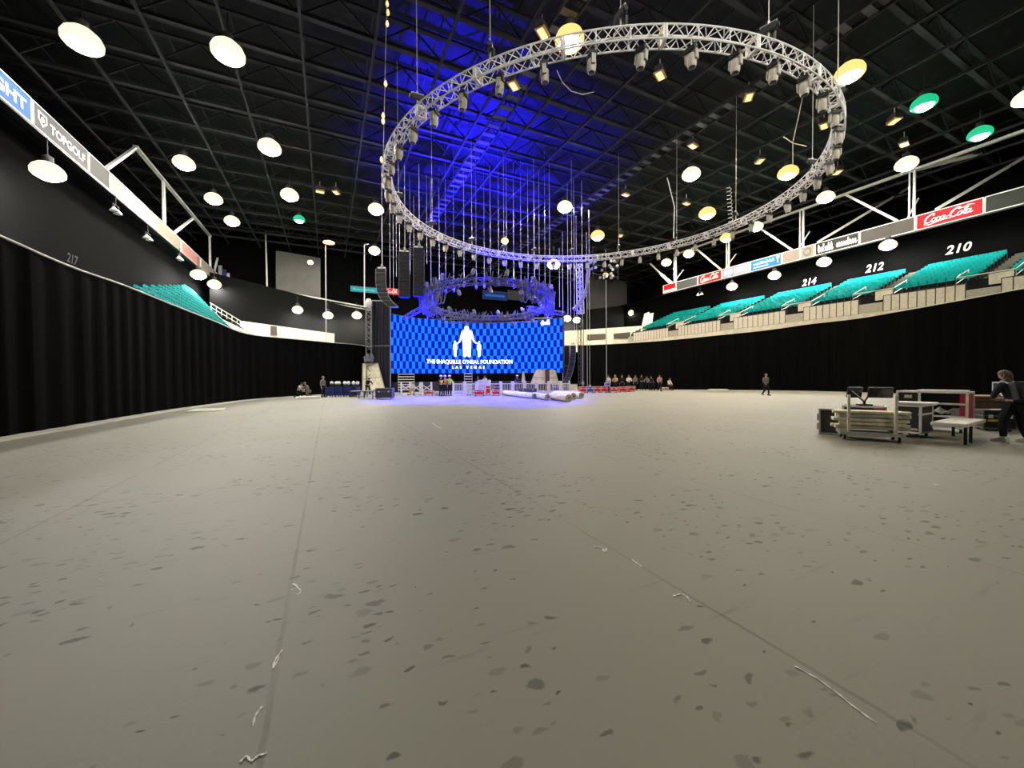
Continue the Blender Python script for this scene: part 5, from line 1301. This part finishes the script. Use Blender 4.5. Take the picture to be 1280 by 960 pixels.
# long open shelf case behind
t = thing('shelf_case', 'long open black shelf case with white edging and red end', 'case', cam(12.3, 11.3), RC2)
w, d, h = 1.38, .75, 1.12
b = MB(); b.box((0, .1, .63), (w-.04, d-.25, h-.16)); b.obj('case_body', M_case, t, smooth=False)
b = MB(); e = .05
for x in (-w/2, -w*.16, w/2):
    b.bar((x, -d/2, .12), (x, -d/2, h), e)
for x in (-w/2, w/2): b.bar((x, d/2, .12), (x, d/2, h), e); b.bar((x, -d/2, h), (x, d/2, h), e); b.bar((x, -d/2, .14), (x, d/2, .14), e)
for z in (.14, .45, .80, h): b.bar((-w/2, -d/2, z), (w/2, -d/2, z), e)
b.bar((-w/2, d/2, h), (w/2, d/2, h), e); b.obj('case_edging', M_white, t, smooth=False)
b = MB(); b.box((0, 0, h), (w-.05, d-.05, .03)); b.box((.16, .02, h+.035), (.95, .6, .045)); b.obj('case_lid', M_white, t, smooth=False)
b = MB(); b.box((w/2-.01, 0, .63), (.03, d-.1, .92)); b.box((w/2-.08, -d/2-.005, .63), (.11, .02, .9)); b.obj('end_panel', M_red, t, smooth=False)
b = MB(); b.box((-w*.33, -d/2+.0, .96), (.40, .02, .26)); k = b.obj('drawer', mat('drawer_black', (.02, .02, .02), .5), t, smooth=False)
b = MB(); b.box((-w*.33, -d/2-.015, .98), (.16, .02, .09)); b.obj('drawer_plate', M_pale, k, smooth=False)
b = MB(); b.box((0, -.1, .45), (w-.1, d-.3, .03)); b.box((0, -.1, .8), (w-.1, d-.3, .03)); b.obj('shelf', M_case, t, smooth=False)
for x in (-w/2+.12, w/2-.12):
    for y in (-d/2+.1, d/2-.1):
        b = MB(); b.tube((x-.02, y, .06), (x+.02, y, .06), .06, 12); b.box((x, y, .11), (.08, .08, .03)); b.obj('caster', M_rubber, t)
R2 = Matrix.Rotation(RC2, 3, 'Z'); SO = cam(12.3, 11.3)
def on_shelf(l): return SO+R2 @ V(l)
b = MB(); n = 6
for i in range(n):
    for j in range(n): b.v.append((i/(n-1)*.34-.17, j/(n-1)*.18-.09, .08+.09*math.sin(i*1.7+j)*math.cos(j*1.3)+.08*(1-abs(i-2.5)/2.5)))
b.f = [(i*n+j, (i+1)*n+j, (i+1)*n+j+1, i*n+j+1) for i in range(n-1) for j in range(n-1)]; b.m = [0]*len(b.f)
o = b.obj('crumpled_cloth', K_white); o.location = on_shelf((.20, -.30, .48)); o.rotation_euler = (.4, 0, RC2); so = o.modifiers.new('s', 'SOLIDIFY'); so.thickness = .02; tag(o, 'crumpled white cloth on the shelf of the long case', 'cloth')
for i, (x, s_, c) in enumerate(((-.06, (.18, .16, .15), M_dsteel), (.50, (.22, .2, .2), MATS['mid_steel']))):
    b = MB(); b.box((0, 0, s_[2]/2), s_); b.box((0, 0, s_[2]+.01), (s_[0]*.8, s_[1]*.8, .02)); o = b.obj('equipment_box', c, smooth=False); o.location = on_shelf((x, -.26, .467)); o.rotation_euler = (0, 0, RC2); tag(o, ('small dark box on the long case shelf, beside the divider' if i == 0 else 'small grey box on the long case shelf near the red end'), 'box')
# case with two monitors on arms
t = road_case('low case with white edging and a red end, carrying two screens', cam(9.95, 10.95), RC2+.25, .92, .6, .76, M_case, M_white, .1, latch=False)
b = MB(); b.box((.33, -.303, .66), (.24, .02, .10)); b.box((.455, 0, .5), (.02, .5, .3)); b.obj('red_panel', M_red, t, smooth=False)
t = thing('twin_monitor_stand', 'two black screens on a forked stand above the low case', 'monitors', cam(9.95, 10.95, .762), math.radians(-20)-YAW)
b = MB(); b.box((0, 0, .02), (.3, .22, .04)); b.tube((0, 0, .04), (0, 0, .14), .035); b.obj('stand_base', M_black, t)
b = MB(); b.tube((0, 0, .10), (-.22, -.02, .33), .022); b.tube((0, 0, .10), (.12, -.02, .33), .022); b.tube((-.34, -.12, .42), (-.05, -.12, .14), .012, m=1); b.obj('forked_arm', [M_black, M_alu], t)
for x, w_, tilt in ((-.25, .38, .22), (.33, .54, -.1)):
    R = Matrix.Rotation(tilt, 3, 'Z') @ Matrix.Rotation(.25, 3, 'X')
    b = MB(); b.box((x, -.06, .37), (w_, .06, .30), R); k = b.obj('monitor', M_black, t, smooth=False); md = k.modifiers.new('bv', 'BEVEL'); md.width = .015
    b = MB(); b.box(V((x, -.06, .37))+R @ V((0, -.033, 0)), (w_-.05, .006, .25), R); b.obj('monitor_panel', M_lensd, k, smooth=False)
# leaning black lid in a pale frame
t = thing('case_lid', 'black case lid in pale frame standing at the end of the lumber dolly', 'lid', cam(8.82, 10.65), math.radians(-35)-YAW)
R = Matrix.Rotation(-.18, 3, 'X'); 
b = MB(); b.box(R @ V((0, 0, .34)), (.56, .10, .64), R); b.obj('lid_panel', mat('lid_black', (.05, .048, .043), .6), t, smooth=False)
b = MB()
for s in (-1, 1): b.box(R @ V((s*.285, -.02, .34)), (.035, .15, .68), R); b.box(R @ V((0, -.02, .34+s*.33)), (.6, .15, .035), R)
b.obj('lid_frame', M_alu, t, smooth=False)
b = MB()
for z in (.2, .46): b.box(R @ V((-.32, 0, z)), (.05, .12, .16), R)
b.obj('lid_handle', M_alu, t, smooth=False)
# low bench
L_, W_ = 1.86, .58
table('low_bench', 'low white topped bench with black legs beside the long shelf case', cam(11.02, 9.55), math.radians(30.7)-YAW, L_, W_, .49, M_white, M_black, .09, 'bench', ((-.92, -1), (-.38, -1), (.95, 1)), .04, False)
# brown slatted crate with tan board
t = thing('slatted_crate', 'brown slatted wooden crate with tan board on top, behind the bench', 'crate', cam(14.75, 12.05), math.radians(-20)-YAW)
b = MB()
for k in range(7): b.box((0, -.35, .08+.125*k), (.95, .03, .11)); b.box((0, .35, .08+.125*k), (.95, .03, .11)); b.box((-.47, 0, .08+.125*k), (.03, .7, .11)); b.box((.47, 0, .08+.125*k), (.03, .7, .11))
b.obj('crate_slat', M_brown, t, smooth=False)
b = MB()
for x in (-.44, .44):
    for y in (-.32, .32): b.bar((x, y, 0), (x, y, .92), .06)
b.box((0, 0, .46), (.86, .6, .86)); b.obj('crate_frame', mat('crate_core', (.05, .03, .018), .8), t, smooth=False)
b = MB(); b.box((.0, -.02, .945), (1.15, .76, .045)); b.obj('top_board', M_tan, t, smooth=False)
M_ylab = mat('yellow_label', (.75, .62, .03), .5)
t = road_case('black case with a yellow strip, beside the bending person', cam(14.0, 11.25), math.radians(-30)-YAW, .66, .6, .60, M_case, MATS['dull_edging'], .06)
b = MB(); b.box((-.12, -.306, .30), (.24, .012, .055)); b.obj('yellow_strip', M_ylab, t, smooth=False)
t = road_case('tall dark case with pale top edge behind the bending person', cam(17.0, 12.9), math.radians(-20)-YAW, 1.1, .7, 1.36, M_case, M_alu, .1)
for i, (x, y) in enumerate(((13.93, 11.2), (14.15, 11.05))):
    b = MB(); b.box((0, 0, .004), (.32, .22, .008)); o = b.obj('paper_sheet', M_white, smooth=False); o.location = cam(x, y, .601+.009*i); o.rotation_euler = (0, 0, -.4-.3*i); tag(o, ('white paper lying on the yellow strip case, lower one' if i == 0 else 'white paper lying on the yellow strip case, upper one'), 'paper')
# torn white tape scraps and paper bits on the near floor
def scrap(label, pts, w=.012, name='tape_scrap', cat='tape scrap'):
    P = cat_rom([tuple(fl(*p))[:2] for p in pts], 5); b = MB(); n = len(P)
    for i, p in enumerate(P):
        a, c = P[max(i-1, 0)], P[min(i+1, n-1)]; d = V((c[0]-a[0], c[1]-a[1], 0)).normalized(); s = V((-d.y, d.x, 0))*w*(.6+.4*math.sin(i*1.9)); z = .003+.0015*(1+math.sin(i*1.3))
        for e, zz in ((s, z), (-s, z+.0006), (-s, .0015), (s, .0015)): b.v.append((p[0]+e.x, p[1]+e.y, zz))
    for i in range(n-1):
        for k in range(4): b.f.append((4*i+k, 4*i+(k+1) % 4, 4*i+4+(k+1) % 4, 4*i+4+k))
    b.f += [(3, 2, 1, 0), (4*n-4, 4*n-3, 4*n-2, 4*n-1)]; b.m = [0]*len(b.f)
    return tag(b.obj(name, mat('tape_white', (.9, .89, .85), .6), smooth=False), label, cat, 'tape scraps on the floor')
scrap('white forked tape scrap on the seam nearest the bottom of the picture, upper one', [(353, 813), (345, 824), (341, 836), (346, 828), (349, 822)], .006)
scrap('thin white curved tape scrap below the forked one on the same seam', [(328, 884), (320, 894), (316, 908)], .006)
scrap('crinkled white tape scrap higher on the seam, near dark boot marks', [(364, 738), (372, 734), (366, 730), (376, 739), (371, 744)], .007)
scrap('crinkled white tape scrap at the bottom edge of the picture', [(300, 954), (308, 946), (314, 952), (322, 946), (333, 942)], .006)
scrap('small hooked white tape scrap at the start of the long seam scraps', [(742, 684), (752, 685), (756, 690), (758, 686)], .010)
scrap('short white tape scrap just past the hooked one on the seam', [(790, 700), (797, 705), (803, 709)], .008)
scrap('curved white tape scrap halfway down the seam', [(842, 746), (850, 743), (858, 746), (863, 753)], .008)
scrap('long thin white tape line on the seam towards the corner of the floor', [(992, 833), (1020, 848), (1045, 866), (1070, 886), (1096, 905)], .005)
scrap('white tape scrap far up the seam under the blue glow', [(541, 529), (546, 533), (552, 536)], .012)
scrap('tiny white paper bit on the floor before the bench', [(1168, 606), (1170, 605.5), (1172, 606.5)], .02)
scrap('tiny white paper bit alone on the open floor', [(210, 694.5), (213, 694), (216, 693)], .010)

# ================================================================== CAMERA, LIGHT, VIEW
# the roof lamp rows go on over the camera end of the hall
for i, (x, y) in enumerate(((12, -15), (30, -13))):
    dup(protos['h'], V((x, y, ZLAMP)), None, 'lit roof lamp behind the camera, %s of two beyond the picture' % ordn(i), 'lit high bay lamps', (1.2,)*3)
for x in (3, 27):  # unseen fill spots added to brighten the near side of the white ring
    spot((x, -8, 21.5), (15.6, 18, 13.5), 12500, (1, .95, .86), 62, .8, .4).name = 'ring_fill_spot'
w = bpy.data.worlds.new('hall_air'); SC.world = w; w.use_nodes = True
w.node_tree.nodes['Background'].inputs[0].default_value = (.9, .95, 1, 1); w.node_tree.nodes['Background'].inputs[1].default_value = .002
cd = bpy.data.cameras.new('camera'); co = bpy.data.objects.new('camera', cd); COL.objects.link(co); SC.camera = co
cd.sensor_fit = 'HORIZONTAL'; cd.sensor_width = 36; cd.lens = F/1280*36; cd.clip_end = 400; cd.clip_start = .05
# basis from the same ray model
def raydir(x, y): return ray(640+x*F, 480-y*F)[0]
f = raydir(0, 0); r_ = raydir(1, 0)-f; u_ = raydir(0, 1)-f
r_.normalize(); u_.normalize(); f.normalize()
M4 = Matrix((r_, u_, -f)).transposed().to_4x4(); M4.translation = O; co.matrix_world = M4
vs = SC.view_settings; vs.view_transform = 'Standard'; vs.look = 'None'; vs.gamma = 1; vs.use_curve_mapping = False; vs.exposure = 0.0
SC.cycles.use_denoising = True; SC.cycles.use_light_tree = True; SC.cycles.max_bounces = 5; SC.cycles.diffuse_bounces = 3; SC.cycles.glossy_bounces = 3; SC.cycles.caustics_reflective = False; SC.cycles.caustics_refractive = False; SC.cycles.sample_clamp_indirect = 4
